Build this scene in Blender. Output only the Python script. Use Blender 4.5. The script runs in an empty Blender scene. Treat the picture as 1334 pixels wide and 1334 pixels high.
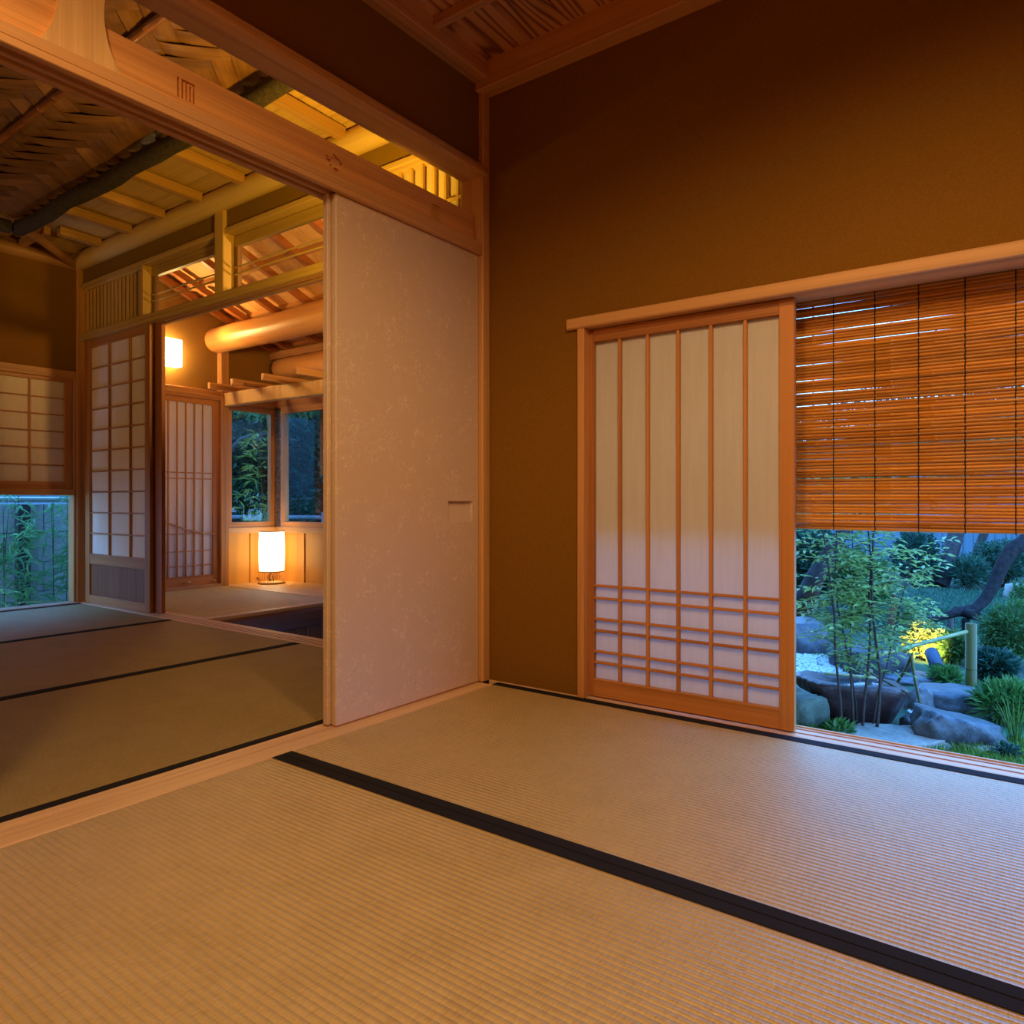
import bpy, bmesh, math, random
from mathutils import Vector, noise, Matrix
random.seed(7)
S = bpy.context.scene
COL = S.collection
PI = math.pi
# ------------------------------------------------------------------ camera
HEAD = math.atan(689 / 941)
CAM = Vector((1.8475, -2.3563, 0.741))
cd = bpy.data.cameras.new('camera')
cam = bpy.data.objects.new('camera', cd); COL.objects.link(cam)
cam.location = CAM
cam.rotation_euler = (PI / 2, 0, HEAD)
cd.sensor_fit = 'HORIZONTAL'; cd.sensor_width = 36
cd.lens = 36 * 941 / 1334
cd.shift_y = -(667 - 654) / 1334
cd.clip_start = .02; cd.clip_end = 300
S.camera = cam
# ------------------------------------------------------------------ world (blue dusk sky)
w = bpy.data.worlds.new('dusk'); S.world = w; w.use_nodes = True
nt = w.node_tree; nt.nodes.clear()
bg = nt.nodes.new('ShaderNodeBackground'); wo = nt.nodes.new('ShaderNodeOutputWorld')
tc = nt.nodes.new('ShaderNodeTexCoord'); sp = nt.nodes.new('ShaderNodeSeparateXYZ')
rp = nt.nodes.new('ShaderNodeValToRGB')
rp.color_ramp.elements[0].position = 0.0; rp.color_ramp.elements[0].color = (.20, .50, 1.0, 1)
rp.color_ramp.elements[1].position = .8; rp.color_ramp.elements[1].color = (.08, .33, 1.0, 1)
nt.links.new(tc.outputs['Generated'], sp.inputs[0]); nt.links.new(sp.outputs['Z'], rp.inputs[0])
nt.links.new(rp.outputs[0], bg.inputs[0]); nt.links.new(bg.outputs[0], wo.inputs[0])
bg.inputs[1].default_value = 7.4
# ------------------------------------------------------------------ view
S.view_settings.view_transform = 'Standard'; S.view_settings.look = 'None'
S.view_settings.exposure = 0.0; S.view_settings.gamma = 1; S.view_settings.use_curve_mapping = False
S.cycles.use_denoising = True
S.cycles.max_bounces = 10; S.cycles.diffuse_bounces = 5; S.cycles.transparent_max_bounces = 16
S.cycles.sample_clamp_indirect = 4
S.cycles.caustics_reflective = False; S.cycles.caustics_refractive = False
# ------------------------------------------------------------------ lights of the rooms, some of them added
WARM = (1.0, .62, .26)
def light(name, kind, loc, energy, color=WARM, rot=(0, 0, 0), **kw):
    l = bpy.data.lights.new(name, kind); l.energy = energy; l.color = color
    for k, v in kw.items(): setattr(l, k, v)
    o = bpy.data.objects.new(name, l); COL.objects.link(o); o.location = loc; o.rotation_euler = rot
    return o
# round downlights let into the tea room ceiling, behind and above the camera
light('ceiling_downlight', 'SPOT', (1.80, -1.50, 2.36), 79, spot_size=math.radians(166), spot_blend=.6, shadow_soft_size=.10)
light('ceiling_downlight', 'SPOT', (1.0, -2.55, 2.36), 88, spot_size=math.radians(170), spot_blend=.5, shadow_soft_size=.10)
# warm uplight of the next room, hidden behind the papered doors
o = light('next_room_uplight', 'SPOT', (-.22, -.53, 1.62), 80, color=(1, .58, .05), spot_size=math.radians(108), spot_blend=.6, shadow_soft_size=.06)
o.rotation_euler = Vector((-.66, .26, .74)).to_track_quat('-Z', 'Y').to_euler()
# fill light added in the next room, out of view, to brighten its screens
light('next_room_fill', 'POINT', (-3.35, -2.75, 1.35), 27, shadow_soft_size=.12)
# spot added in the earth-floored entry, unseen behind the papered doors, washing the roof and the round beam
o = light('entry_fill_spot', 'SPOT', (-1.0, .55, 1.9), 85, color=(1, .55, .15), spot_size=math.radians(85), spot_blend=.6, shadow_soft_size=.07)
o.rotation_euler = Vector((-2.4, .35, .42)).to_track_quat('-Z', 'Y').to_euler()

# ------------------------------------------------------------------ materials
MATS = {}
def newmat(name):
    m = bpy.data.materials.new(name); m.use_nodes = True
    n = m.node_tree.nodes; n.clear()
    o = n.new('ShaderNodeOutputMaterial'); b = n.new('ShaderNodeBsdfPrincipled')
    m.node_tree.links.new(b.outputs[0], o.inputs[0])
    return m, m.node_tree, b, o
def coords(t, scale, rand=True):
    tcn = t.nodes.new('ShaderNodeTexCoord'); mp = t.nodes.new('ShaderNodeMapping')
    mp.inputs['Scale'].default_value = scale
    t.links.new(tcn.outputs['Object'], mp.inputs[0])
    if rand:
        oi = t.nodes.new('ShaderNodeObjectInfo'); mu = t.nodes.new('ShaderNodeMath'); mu.operation = 'MULTIPLY'
        mu.inputs[1].default_value = 37.0
        t.links.new(oi.outputs['Random'], mu.inputs[0])
        cx = t.nodes.new('ShaderNodeCombineXYZ')
        for i in range(3): t.links.new(mu.outputs[0], cx.inputs[i])
        t.links.new(cx.outputs[0], mp.inputs['Location'])
    return mp
def ramp(t, fac, stops):
    r = t.nodes.new('ShaderNodeValToRGB'); e = r.color_ramp.elements
    while len(e) < len(stops): e.new(.5)
    for i, (p, c) in enumerate(stops): e[i].position = p; e[i].color = (*c, 1)
    t.links.new(fac, r.inputs[0]); return r
def noisen(t, vec, scale=1, detail=4, rough=.55, dist=0):
    n = t.nodes.new('ShaderNodeTexNoise'); n.inputs['Scale'].default_value = scale
    n.inputs['Detail'].default_value = detail; n.inputs['Roughness'].default_value = rough; n.inputs['Distortion'].default_value = dist
    t.links.new(vec, n.inputs['Vector']); return n
def bump(t, b, h, strength=.3, dist=.002):
    bn = t.nodes.new('ShaderNodeBump'); bn.inputs['Strength'].default_value = strength; bn.inputs['Distance'].default_value = dist
    t.links.new(h, bn.inputs['Height']); t.links.new(bn.outputs[0], b.inputs['Normal'])
def wood(c, axis='z', dark=.62, rough=.45, fine=90, long=1.2, spec=.35):
    key = ('wood', c, axis, dark, rough, fine)
    if key in MATS: return MATS[key]
    m, t, b, o = newmat('wood')
    sc = [fine, fine, fine]; sc['xyz'.index(axis)] = long
    mp = coords(t, sc)
    n = noisen(t, mp.outputs[0], 1, 3, .6, .3)
    n2 = noisen(t, coords(t, [s * .14 for s in sc]).outputs[0], 1, 2, .5, .6)
    mx = t.nodes.new('ShaderNodeMath'); mx.operation = 'ADD'
    t.links.new(n.outputs[0], mx.inputs[0]); t.links.new(n2.outputs[0], mx.inputs[1])
    r = ramp(t, mx.outputs[0], [(.72, tuple(x * dark * (.9 if i else 1) for i, x in enumerate(c))), (1.0, c), (1.3, tuple(min(1, x * 1.12) for x in c))])
    mr = t.nodes.new('ShaderNodeMapRange'); mr.inputs[1].default_value = .6; mr.inputs[2].default_value = 1.4
    t.links.new(mx.outputs[0], mr.inputs[0]); t.links.new(mr.outputs[0], r.inputs[0])
    e = r.color_ramp.elements; e[0].position = .1; e[1].position = .5; e[2].position = .9
    t.links.new(r.outputs[0], b.inputs['Base Color'])
    b.inputs['Roughness'].default_value = rough; b.inputs['Specular IOR Level'].default_value = spec
    if spec == 1: b.inputs['Coat Weight'].default_value = .5; b.inputs['Coat Roughness'].default_value = .36
    bump(t, b, mx.outputs[0], .25, .0012)
    MATS[key] = m; return m
def plain(name, c, rough=.6, nscale=0, amt=.25, bmp=0, spec=.3, metallic=0):
    key = (name, c)
    if key in MATS: return MATS[key]
    m, t, b, o = newmat(name)
    b.inputs['Roughness'].default_value = rough; b.inputs['Specular IOR Level'].default_value = spec
    if spec == 1: b.inputs['Coat Weight'].default_value = .5; b.inputs['Coat Roughness'].default_value = .36
    b.inputs['Metallic'].default_value = metallic
    if nscale:
        mp = coords(t, (nscale,) * 3)
        n = noisen(t, mp.outputs[0], 1, 5, .6)
        r = ramp(t, n.outputs[0], [(.3, tuple(x * (1 - amt) for x in c)), (.7, tuple(min(1, x * (1 + amt)) for x in c))])
        t.links.new(r.outputs[0], b.inputs['Base Color'])
        if bmp: bump(t, b, n.outputs[0], bmp, .004)
    else: b.inputs['Base Color'].default_value = (*c, 1)
    MATS[key] = m; return m
def tatami(axis, tone=1.0, spec=1.0):
    key = ('tatami', axis, tone)
    if key in MATS: return MATS[key]
    m, t, b, o = newmat('tatami_rush')
    mp = coords(t, (1, 1, 1), False)
    sx = t.nodes.new('ShaderNodeSeparateXYZ'); t.links.new(mp.outputs[0], sx.inputs[0])
    across = 'Y' if axis == 'x' else 'X'
    mu = t.nodes.new('ShaderNodeMath'); mu.operation = 'MULTIPLY'; mu.inputs[1].default_value = PI / .0155
    t.links.new(sx.outputs[across], mu.inputs[0])
    si = t.nodes.new('ShaderNodeMath'); si.operation = 'SINE'; t.links.new(mu.outputs[0], si.inputs[0])
    ab = t.nodes.new('ShaderNodeMath'); ab.operation = 'ABSOLUTE'; t.links.new(si.outputs[0], ab.inputs[0])
    pw = t.nodes.new('ShaderNodeMath'); pw.operation = 'POWER'; pw.inputs[1].default_value = .85; t.links.new(ab.outputs[0], pw.inputs[0])
    sc = (380, 40, 60) if axis == 'x' else (40, 380, 60)      # rushes run across the mat
    n = noisen(t, coords(t, sc).outputs[0], 1, 3, .7)
    n2 = noisen(t, coords(t, (9, 9, 9)).outputs[0], 1, 4, .6)
    ad = t.nodes.new('ShaderNodeMath'); ad.operation = 'MULTIPLY_ADD'; ad.inputs[1].default_value = .5
    t.links.new(n.outputs[0], ad.inputs[0]); t.links.new(pw.outputs[0], ad.inputs[2])
    mx = t.nodes.new('ShaderNodeMath'); mx.operation = 'MULTIPLY_ADD'; mx.inputs[1].default_value = .28
    t.links.new(n2.outputs[0], mx.inputs[0]); 
    hf = t.nodes.new('ShaderNodeMath'); hf.operation = 'MULTIPLY'; hf.inputs[1].default_value = .75
    t.links.new(n.outputs[0], hf.inputs[0]); t.links.new(hf.outputs[0], mx.inputs[2])
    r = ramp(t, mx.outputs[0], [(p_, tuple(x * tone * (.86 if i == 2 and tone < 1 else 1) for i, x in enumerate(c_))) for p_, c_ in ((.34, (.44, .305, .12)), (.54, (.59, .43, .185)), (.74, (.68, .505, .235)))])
    t.links.new(r.outputs[0], b.inputs['Base Color'])
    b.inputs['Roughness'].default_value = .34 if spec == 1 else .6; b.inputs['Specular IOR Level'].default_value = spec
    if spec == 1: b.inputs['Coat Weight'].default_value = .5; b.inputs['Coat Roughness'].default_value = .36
    bump(t, b, ad.outputs[0], .8, .0038)
    if spec == 1: t.links.new(b.inputs['Normal'].links[0].from_socket, b.inputs['Coat Normal'])
    MATS[key] = m; return m
def emissive(name, c, strength, tex=False):
    m, t, b, o = newmat(name)
    b.inputs['Base Color'].default_value = (.9, .85, .75, 1)
    b.inputs['Emission Color'].default_value = (*c, 1); b.inputs['Emission Strength'].default_value = strength
    return m
def paper(c=(.80, .77, .78), trans=.30):
    key = ('paper', c, trans)
    if key in MATS: return MATS[key]
    m, t, b, o = newmat('shoji_paper')
    mp = coords(t, (60, 60, 5))
    n = noisen(t, mp.outputs[0], 1, 4, .6)
    r = ramp(t, n.outputs[0], [(.3, tuple(x * .93 for x in c)), (.7, c)])
    t.links.new(r.outputs[0], b.inputs['Base Color']); b.inputs['Roughness'].default_value = .9; b.inputs['Specular IOR Level'].default_value = .1
    tr = t.nodes.new('ShaderNodeBsdfTranslucent'); t.links.new(r.outputs[0], tr.inputs[0])
    ms = t.nodes.new('ShaderNodeMixShader'); ms.inputs[0].default_value = trans
    t.links.new(b.outputs[0], ms.inputs[1]); t.links.new(tr.outputs[0], ms.inputs[2]); t.links.new(ms.outputs[0], o.inputs[0])
    MATS[key] = m; return m
def leaf(c, trans=.3, var=.35):
    key = ('leaf', c)
    if key in MATS: return MATS[key]
    m, t, b, o = newmat('leaf')
    mp = coords(t, (23, 23, 23))
    n = noisen(t, mp.outputs[0], 1, 3, .7)
    r = ramp(t, n.outputs[0], [(.3, tuple(x * (1 - var) for x in c)), (.52, c), (.72, (min(1, c[0] * 1.7), min(1, c[1] * 1.25), c[2]))])
    t.links.new(r.outputs[0], b.inputs['Base Color']); b.inputs['Roughness'].default_value = .42
    tr = t.nodes.new('ShaderNodeBsdfTranslucent'); t.links.new(r.outputs[0], tr.inputs[0])
    ms = t.nodes.new('ShaderNodeMixShader'); ms.inputs[0].default_value = trans
    t.links.new(b.outputs[0], ms.inputs[1]); t.links.new(tr.outputs[0], ms.inputs[2]); t.links.new(ms.outputs[0], o.inputs[0])
    MATS[key] = m; return m
def stone(c, scale=9, amt=.5, light_top=None, rough=.7):
    key = ('stone', c, scale)
    if key in MATS: return MATS[key]
    m, t, b, o = newmat('stone')
    n = noisen(t, coords(t, (scale,) * 3).outputs[0], 1, 8, .68, .4)
    n2 = noisen(t, coords(t, (scale * 6,) * 3).outputs[0], 1, 4, .7)
    ad = t.nodes.new('ShaderNodeMath'); ad.operation = 'MULTIPLY_ADD'; ad.inputs[1].default_value = .35
    t.links.new(n2.outputs[0], ad.inputs[0]); t.links.new(n.outputs[0], ad.inputs[2])
    r = ramp(t, ad.outputs[0], [(.45, tuple(x * (1 - amt) for x in c)), (.66, c), (.9, tuple(min(1, x * (1 + amt)) for x in c))])
    t.links.new(r.outputs[0], b.inputs['Base Color']); b.inputs['Roughness'].default_value = rough
    bump(t, b, ad.outputs[0], .7, .012)
    MATS[key] = m; return m
def fusuma_mat():
    m, t, b, o = newmat('patterned_paper')
    c0 = (.68, .50, .38)
    mp = coords(t, (1, 1, 1), False)
    # pale sprigs: thin contour lines of a warped noise, broken up into patches
    n = noisen(t, mp.outputs[0], 26, 1, .5, 1.6)
    su = t.nodes.new('ShaderNodeMath'); su.operation = 'SUBTRACT'; su.inputs[1].default_value = .5; t.links.new(n.outputs[0], su.inputs[0])
    ab = t.nodes.new('ShaderNodeMath'); ab.operation = 'ABSOLUTE'; t.links.new(su.outputs[0], ab.inputs[0])
    r1 = ramp(t, ab.outputs[0], [(.0, (1, 1, 1)), (.04, (0, 0, 0))])
    n2 = noisen(t, mp.outputs[0], 10, 3, .6, .8)
    r2 = ramp(t, n2.outputs[0], [(.48, (0, 0, 0)), (.56, (1, 1, 1))])
    n3 = noisen(t, mp.outputs[0], 140, 2, .6)
    r3 = ramp(t, n3.outputs[0], [(.38, (.55, .55, .55)), (.52, (1, 1, 1))])
    m1 = t.nodes.new('ShaderNodeMath'); m1.operation = 'MULTIPLY'; t.links.new(r1.outputs[0], m1.inputs[0]); t.links.new(r2.outputs[0], m1.inputs[1])
    m2 = t.nodes.new('ShaderNodeMath'); m2.operation = 'MULTIPLY'; t.links.new(m1.outputs[0], m2.inputs[0]); t.links.new(r3.outputs[0], m2.inputs[1])
    mix = t.nodes.new('ShaderNodeMix'); mix.data_type = 'RGBA'
    mix.inputs['A'].default_value = (*c0, 1); mix.inputs['B'].default_value = (.98, .80, .66, 1)
    ml = t.nodes.new('ShaderNodeMath'); ml.operation = 'MULTIPLY'; ml.inputs[1].default_value = .5; t.links.new(m2.outputs[0], ml.inputs[0])
    t.links.new(ml.outputs[0], mix.inputs['Factor'])
    t.links.new(mix.outputs['Result'], b.inputs['Base Color']); b.inputs['Roughness'].default_value = .7
    fb = noisen(t, coords(t, (900, 900, 90)).outputs[0], 1, 2)
    bump(t, b, fb.outputs[0], .08, .001)
    return m
def glass_mat():
    m, t, b, o = newmat('window_glass')
    t.nodes.remove(b)
    tr = t.nodes.new('ShaderNodeBsdfTransparent'); tr.inputs[0].default_value = (.96, .98, .97, 1)
    gl = t.nodes.new('ShaderNodeBsdfGlossy'); gl.inputs['Roughness'].default_value = .01
    fr = t.nodes.new('ShaderNodeFresnel'); fr.inputs[0].default_value = 1.5
    ge = t.nodes.new('ShaderNodeNewGeometry'); mi = t.nodes.new('ShaderNodeMapRange')
    mi.inputs[3].default_value = 1.5; mi.inputs[4].default_value = 1 / 1.5
    t.links.new(ge.outputs['Backfacing'], mi.inputs[0]); t.links.new(mi.outputs[0], fr.inputs[0])
    ms = t.nodes.new('ShaderNodeMixShader'); t.links.new(fr.outputs[0], ms.inputs[0])
    t.links.new(tr.outputs[0], ms.inputs[1]); t.links.new(gl.outputs[0], ms.inputs[2]); t.links.new(ms.outputs[0], o.inputs[0])
    return m
def water_mat():
    m, t, b, o = newmat('water')
    b.inputs['Base Color'].default_value = (.03, .05, .05, 1); b.inputs['Roughness'].default_value = .04
    n = noisen(t, coords(t, (60, 60, 60)).outputs[0], 1, 2); bump(t, b, n.outputs[0], .3, .004)
    return m

CEDAR = (.62, .33, .135)      # pale planed cedar of the beams
SILL = (.72, .48, .27)
REDC = (.52, .215, .065)      # redder door frames
HONEY = (.74, .36, .10)
DARKW = (.30, .15, .07)
PLASTER = plain('earth_plaster', (.225, .105, .014), .9, 260, .16, .25, .1)
PLASTER2 = plain('earth_plaster', (.22, .125, .016), .9, 260, .16, .25, .1)
HERI = plain('black_cloth', (.018, .016, .02), .85, 700, .3, .2, .1)
PAPER = paper()
GLASS = glass_mat()

# ------------------------------------------------------------------ mesh builder
class MB:
    def __init__(s): s.v = []; s.f = []; s.smooth = []
    def add(s, vs, fs, smooth=False):
        k = len(s.v); s.v += [tuple(v) for v in vs]; s.f += [tuple(i + k for i in f) for f in fs]; s.smooth += [smooth] * len(fs)
        return s
    def box(s, x0, x1, y0, y1, z0, z1, bev=0.0):
        if x0 > x1: x0, x1 = x1, x0
        if y0 > y1: y0, y1 = y1, y0
        if z0 > z1: z0, z1 = z1, z0
        bev = min(bev, (x1 - x0) * .4, (y1 - y0) * .4, (z1 - z0) * .4)
        if bev <= 0:
            vs = [(x, y, z) for x in (x0, x1) for y in (y0, y1) for z in (z0, z1)]
            return s.add(vs, [(0, 1, 3, 2), (4, 6, 7, 5), (0, 4, 5, 1), (2, 3, 7, 6), (0, 2, 6, 4), (1, 5, 7, 3)])
        bm = bmesh.new(); bmesh.ops.create_cube(bm, size=1)
        for v in bm.verts: v.co = ((x0 + x1) / 2 + v.co.x * (x1 - x0), (y0 + y1) / 2 + v.co.y * (y1 - y0), (z0 + z1) / 2 + v.co.z * (z1 - z0))
        bmesh.ops.bevel(bm, geom=bm.edges[:], offset=bev, segments=1, affect='EDGES')
        return s.bm(bm)
    def bm(s, bm, smooth=False):
        bm.verts.index_update()
        s.add([v.co[:] for v in bm.verts], [tuple(v.index for v in f.verts) for f in bm.faces], smooth); bm.free(); return s
    def tube(s, pts, radii, seg=8, cap=True, smooth=True):
        pts = [Vector(p) for p in pts]
        if not hasattr(radii, '__len__'): radii = [radii] * len(pts)
        vs = []; fs = []; n = len(pts)
        d0 = (pts[1] - pts[0]).normalized()
        up = Vector((0, 0, 1)) if abs(d0.z) < .9 else Vector((1, 0, 0))
        a = d0.cross(up).normalized()
        for i in range(n):
            d = (pts[min(i + 1, n - 1)] - pts[max(i - 1, 0)]).normalized()
            a = (a - d * a.dot(d)).normalized(); b = d.cross(a)
            for k in range(seg):
                t = 2 * PI * k / seg
                vs.append(pts[i] + (a * math.cos(t) + b * math.sin(t)) * radii[i])
        for i in range(n - 1):
            for k in range(seg):
                k2 = (k + 1) % seg
                fs.append((i * seg + k, i * seg + k2, (i + 1) * seg + k2, (i + 1) * seg + k))
        s.add(vs, fs, smooth)
        if cap:
            s.add(vs[:seg], [tuple(reversed(range(seg)))]); s.add(vs[-seg:], [tuple(range(seg))])
        return s
    def lathe(s, c, prof, seg=32):
        vs = []; fs = []
        for r, z in prof:
            for k in range(seg):
                t = 2 * PI * k / seg; vs.append((c[0] + r * math.cos(t), c[1] + r * math.sin(t), c[2] + z))
        for i in range(len(prof) - 1):
            for k in range(seg):
                k2 = (k + 1) % seg; fs.append((i * seg + k, i * seg + k2, (i + 1) * seg + k2, (i + 1) * seg + k))
        return s.add(vs, fs, True)
    def prism(s, poly, axis, a, b):
        # polygon of 2-D points extruded along an axis from a to b
        def p(u, v, w): return {'x': (w, u, v), 'y': (u, w, v), 'z': (u, v, w)}[axis]
        n = len(poly)
        vs = [p(u, v, a) for u, v in poly] + [p(u, v, b) for u, v in poly]
        fs = [tuple(range(n)), tuple(reversed(range(n, 2 * n)))] + [(i, (i + 1) % n, n + (i + 1) % n, n + i) for i in range(n)]
        return s.add(vs, fs)
    def leafq(s, p, d, nrm, L, W):
        # a leaf of two folded halves: base, two sides, tip
        d = d.normalized(); sd = d.cross(nrm)
        if sd.length < 1e-4: sd = d.cross(Vector((.3, .7, .2)))
        sd.normalize(); up = sd.cross(d)
        m = p + d * L * .45
        return s.add([p, m + sd * W * .5 + up * W * .12, p + d * L - up * L * .08, m - sd * W * .5 + up * W * .12], [(0, 1, 2), (0, 2, 3)])
    def build(s, name, mat, parent=None, fixnormals=True, origin=None):
        me = bpy.data.meshes.new(name)
        if origin is None:
            xs = [v[0] for v in s.v]; ys = [v[1] for v in s.v]; zs = [v[2] for v in s.v]
            origin = Vector(((min(xs) + max(xs)) / 2, (min(ys) + max(ys)) / 2, (min(zs) + max(zs)) / 2))
        origin = Vector(origin)
        me.from_pydata([(v[0] - origin.x, v[1] - origin.y, v[2] - origin.z) for v in s.v], [], s.f)
        me.polygons.foreach_set('use_smooth', s.smooth)
        if fixnormals:
            bm = bmesh.new(); bm.from_mesh(me); bmesh.ops.recalc_face_normals(bm, faces=bm.faces[:]); bm.to_mesh(me); bm.free()
        me.materials.append(mat)
        o = bpy.data.objects.new(name, me); COL.objects.link(o)
        put(o, origin, parent)
        return o
WL = {}     # world location of every object we place
def put(o, world, parent=None):
    world = Vector(world); WL[o.name] = world
    if parent is not None:
        o.parent = parent; o.location = world - WL[parent.name]
    else: o.location = world
def thing(name, label, cat, loc, group=None):
    o = bpy.data.objects.new(name, None); COL.objects.link(o); o.empty_display_size = .05
    put(o, loc); tag(o, label, cat, group); return o
def tag(o, label, cat, group=None):
    o['label'] = label; o['category'] = cat
    if group: o['group'] = group
    return o
def struct(o): o['kind'] = 'structure'; return o
def bx(name, x0, x1, y0, y1, z0, z1, mat, parent=None, bev=.002):
    return MB().box(x0, x1, y0, y1, z0, z1, bev).build(name, mat, parent)
def rep(o, d):
    c = o.copy(); COL.objects.link(c); c.location = o.location + Vector(d)
    WL[c.name] = WL[o.name] + Vector(d); return c
def dup(root, d, label=None, rz=0):
    c = root.copy(); COL.objects.link(c); c.location = root.location + Vector(d); WL[c.name] = WL[root.name] + Vector(d)
    c.rotation_euler.z = rz
    if label: c['label'] = label
    for ch in list(root.children):
        k = ch.copy(); COL.objects.link(k); k.parent = c
        for g in list(ch.children):
            q = g.copy(); COL.objects.link(q); q.parent = k
    return c
def cut(o, mb):
    # carve: subtract the builder's solid from object o and keep the result as its mesh
    c = mb.build('cutter', HERI)
    md = o.modifiers.new('carve', 'BOOLEAN'); md.object = c; md.operation = 'DIFFERENCE'; md.solver = 'EXACT'; md.use_self = True
    bpy.context.view_layer.update()
    dg = bpy.context.evaluated_depsgraph_get()
    me = bpy.data.meshes.new_from_object(o.evaluated_get(dg))
    o.modifiers.clear(); o.data = me
    bpy.data.objects.remove(c)
TR = [0]
def trim(x0, x1, y0, y1, z0, z1, mat, bev=.003):
    TR[0] += 1
    return struct(bx('trim_%d' % TR[0], x0, x1, y0, y1, z0, z1, mat, None, bev))

# ------------------------------------------------------------------ room shell
struct(bx('floor', -3.98, 2.62, -2.97, .10, -.30, -.057, plain('underfloor', (.2, .13, .07), .8), None, 0))
mb = MB().box(-.11, .452, .012, .12, -.06, 2.62).box(.452, 2.34, .012, .12, 1.438, 2.62).box(2.34, 2.62, .012, .12, -.06, 2.62)
struct(mb.build('wall_right', PLASTER))
mb = MB().box(-.10, -.02, -2.95, -.012, 2.10, 2.62).box(-.10, -.02, -2.95, -1.98, -.057, 2.10)
struct(mb.build('wall_left', PLASTER))
struct(bx('wall_behind', -3.98, 2.62, -3.06, -2.95, -.06, 2.70, PLASTER, None, 0))
struct(bx('wall_side', 2.52, 2.62, -2.95, .012, -.06, 2.62, PLASTER, None, 0))
# far wall of the next room (toward the entry): plaster above the transom, and the part behind the papered doors
mb = MB().box(-3.9, -.02, .085, .16, 2.351, 2.75).box(-.95, -.11, .10, .16, -.3, 1.92)
struct(mb.build('wall_far', PLASTER2))
mb = MB().box(-4.0, -3.9, -2.95, .16, 1.69, 2.72).box(-4.0, -3.9, -2.95, -1.62, -.3, 1.69)
struct(mb.build('wall_garden_side', PLASTER))
# entry room walls
mb = MB().box(-4.16, -4.05, .10, 1.99, 1.72, 2.95).box(-4.16, -4.05, .10, .30, -.5, 1.72).box(-4.16, -4.05, 1.27, 1.99, -.5, 0)
struct(mb.build('wall_entry_left', plain('earth_plaster', (.25, .13, .03), .9, 260, .16, .25, .1)))
mb = MB().box(-4.05, -.12, 1.88, 1.99, 1.62, 2.3).box(-4.05, -.12, 1.88, 1.99, -.5, .50).box(-2.7, -.12, 1.88, 1.99, .5, 1.62)
struct(mb.build('wall_entry_back', plain('earth_plaster', (.25, .13, .03), .9, 260, .16, .25, .1)))
struct(bx('wall_entry_right', -.22, -.12, .12, 1.99, -.5, 2.95, PLASTER, None, 0))
struct(bx('floor_entry', -2.40, -.12, .17, 1.88, -.50, -.40, plain('packed_earth', (.16, .10, .07), .9, 30, .3, .3), None, 0))
# outer roof skin over everything, with eaves
mb = MB().box(-3.3, 3.2, -3.3, .75, 2.72, 2.78)
struct(mb.build('roof', plain('roof_board', (.12, .09, .07), .9)))
mb = MB().add([(-4.9, -3.3, 2.60), (-3.3, -3.3, 2.78), (-3.3, .2, 2.78), (-4.9, .2, 2.60), (-4.9, -3.3, 2.66), (-3.3, -3.3, 2.84), (-3.3, .2, 2.84), (-4.9, .2, 2.66)],
              [(0, 1, 2, 3), (4, 5, 6, 7), (0, 1, 5, 4), (1, 2, 6, 5), (2, 3, 7, 6), (3, 0, 4, 7)])
mb.box(-4.9, -4.17, -3.3, 3.2, 2.15, 2.2)  # low unseen slab added to block sky light from the garden-side rooms
struct(mb.build('roof_slope_and_sky_block', plain('roof_board', (.12, .09, .07), .9)))

# ---- ceiling of the tea room: boards, battens, cornice
ceil = struct(bx('ceiling', -.02, 2.52, -2.95, .012, 2.545, 2.60, plain('ceiling_back', (.2, .1, .05), .8), None, 0))
def grain_board():
    m, t, b, o = newmat('cedar_heartwood')
    mp = coords(t, (7, .55, 7))
    n0 = noisen(t, mp.outputs[0], 1.1, 2, .5, .6)
    n1 = noisen(t, coords(t, (5, .45, 5)).outputs[0], 1, 2.5, .45, .25)
    mu = t.nodes.new('ShaderNodeMath'); mu.operation = 'MULTIPLY'; mu.inputs[1].default_value = 105.0; t.links.new(n1.outputs[0], mu.inputs[0])
    si = t.nodes.new('ShaderNodeMath'); si.operation = 'SINE'; t.links.new(mu.outputs[0], si.inputs[0])
    mr = t.nodes.new('ShaderNodeMapRange'); mr.inputs[1].default_value = -1; mr.inputs[2].default_value = 1; t.links.new(si.outputs[0], mr.inputs[0])
    r = ramp(t, mr.outputs[0], [(.0, (.20, .055, .02)), (.22, (.42, .17, .06)), (.6, (.56, .25, .09)), (1, (.60, .28, .11))])
    t.links.new(r.outputs[0], b.inputs['Base Color']); b.inputs['Roughness'].default_value = .5
    return m
GB = grain_board()
for i in range(6):
    x0 = .02 + i * .415
    bx('ceiling_board', x0, x0 + .412, -2.93, -.005, 2.525 + (.006 if i % 2 else 0), 2.546, GB, ceil, .001)
for i in range(8):
    y = -.372 - .36 * i
    bx('ceiling_batten', .0, 2.5, y - .016, y + .016, 2.488, 2.526, wood((.56, .28, .11), 'x'), ceil, .004)
trim(-.02, 2.52, -.062, .012, 2.42, 2.548, wood((.58, .28, .11), 'x'))
trim(-.045, .045, -2.94, -.062, 2.452, 2.548, wood((.58, .28, .11), 'y'))
# ---- corner post, sills, lintels
trim(-.12, .0, -.036, .012, 0.0, 2.424, wood(CEDAR, 'z'), .004)
trim(-.12, .0, -1.98, -1.86, -.05, 2.424, wood(CEDAR, 'z'), .004)
sl = trim(-.092, .046, -1.86, -.036, -.055, 0, wood(SILL, 'y', .8), .002)
for gx in (-.062, -.031): bx('groove_lip', gx - .003, gx + .003, -1.86, -.04, 0, .0016, wood(SILL, 'y', .8), sl, 0)
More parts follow.
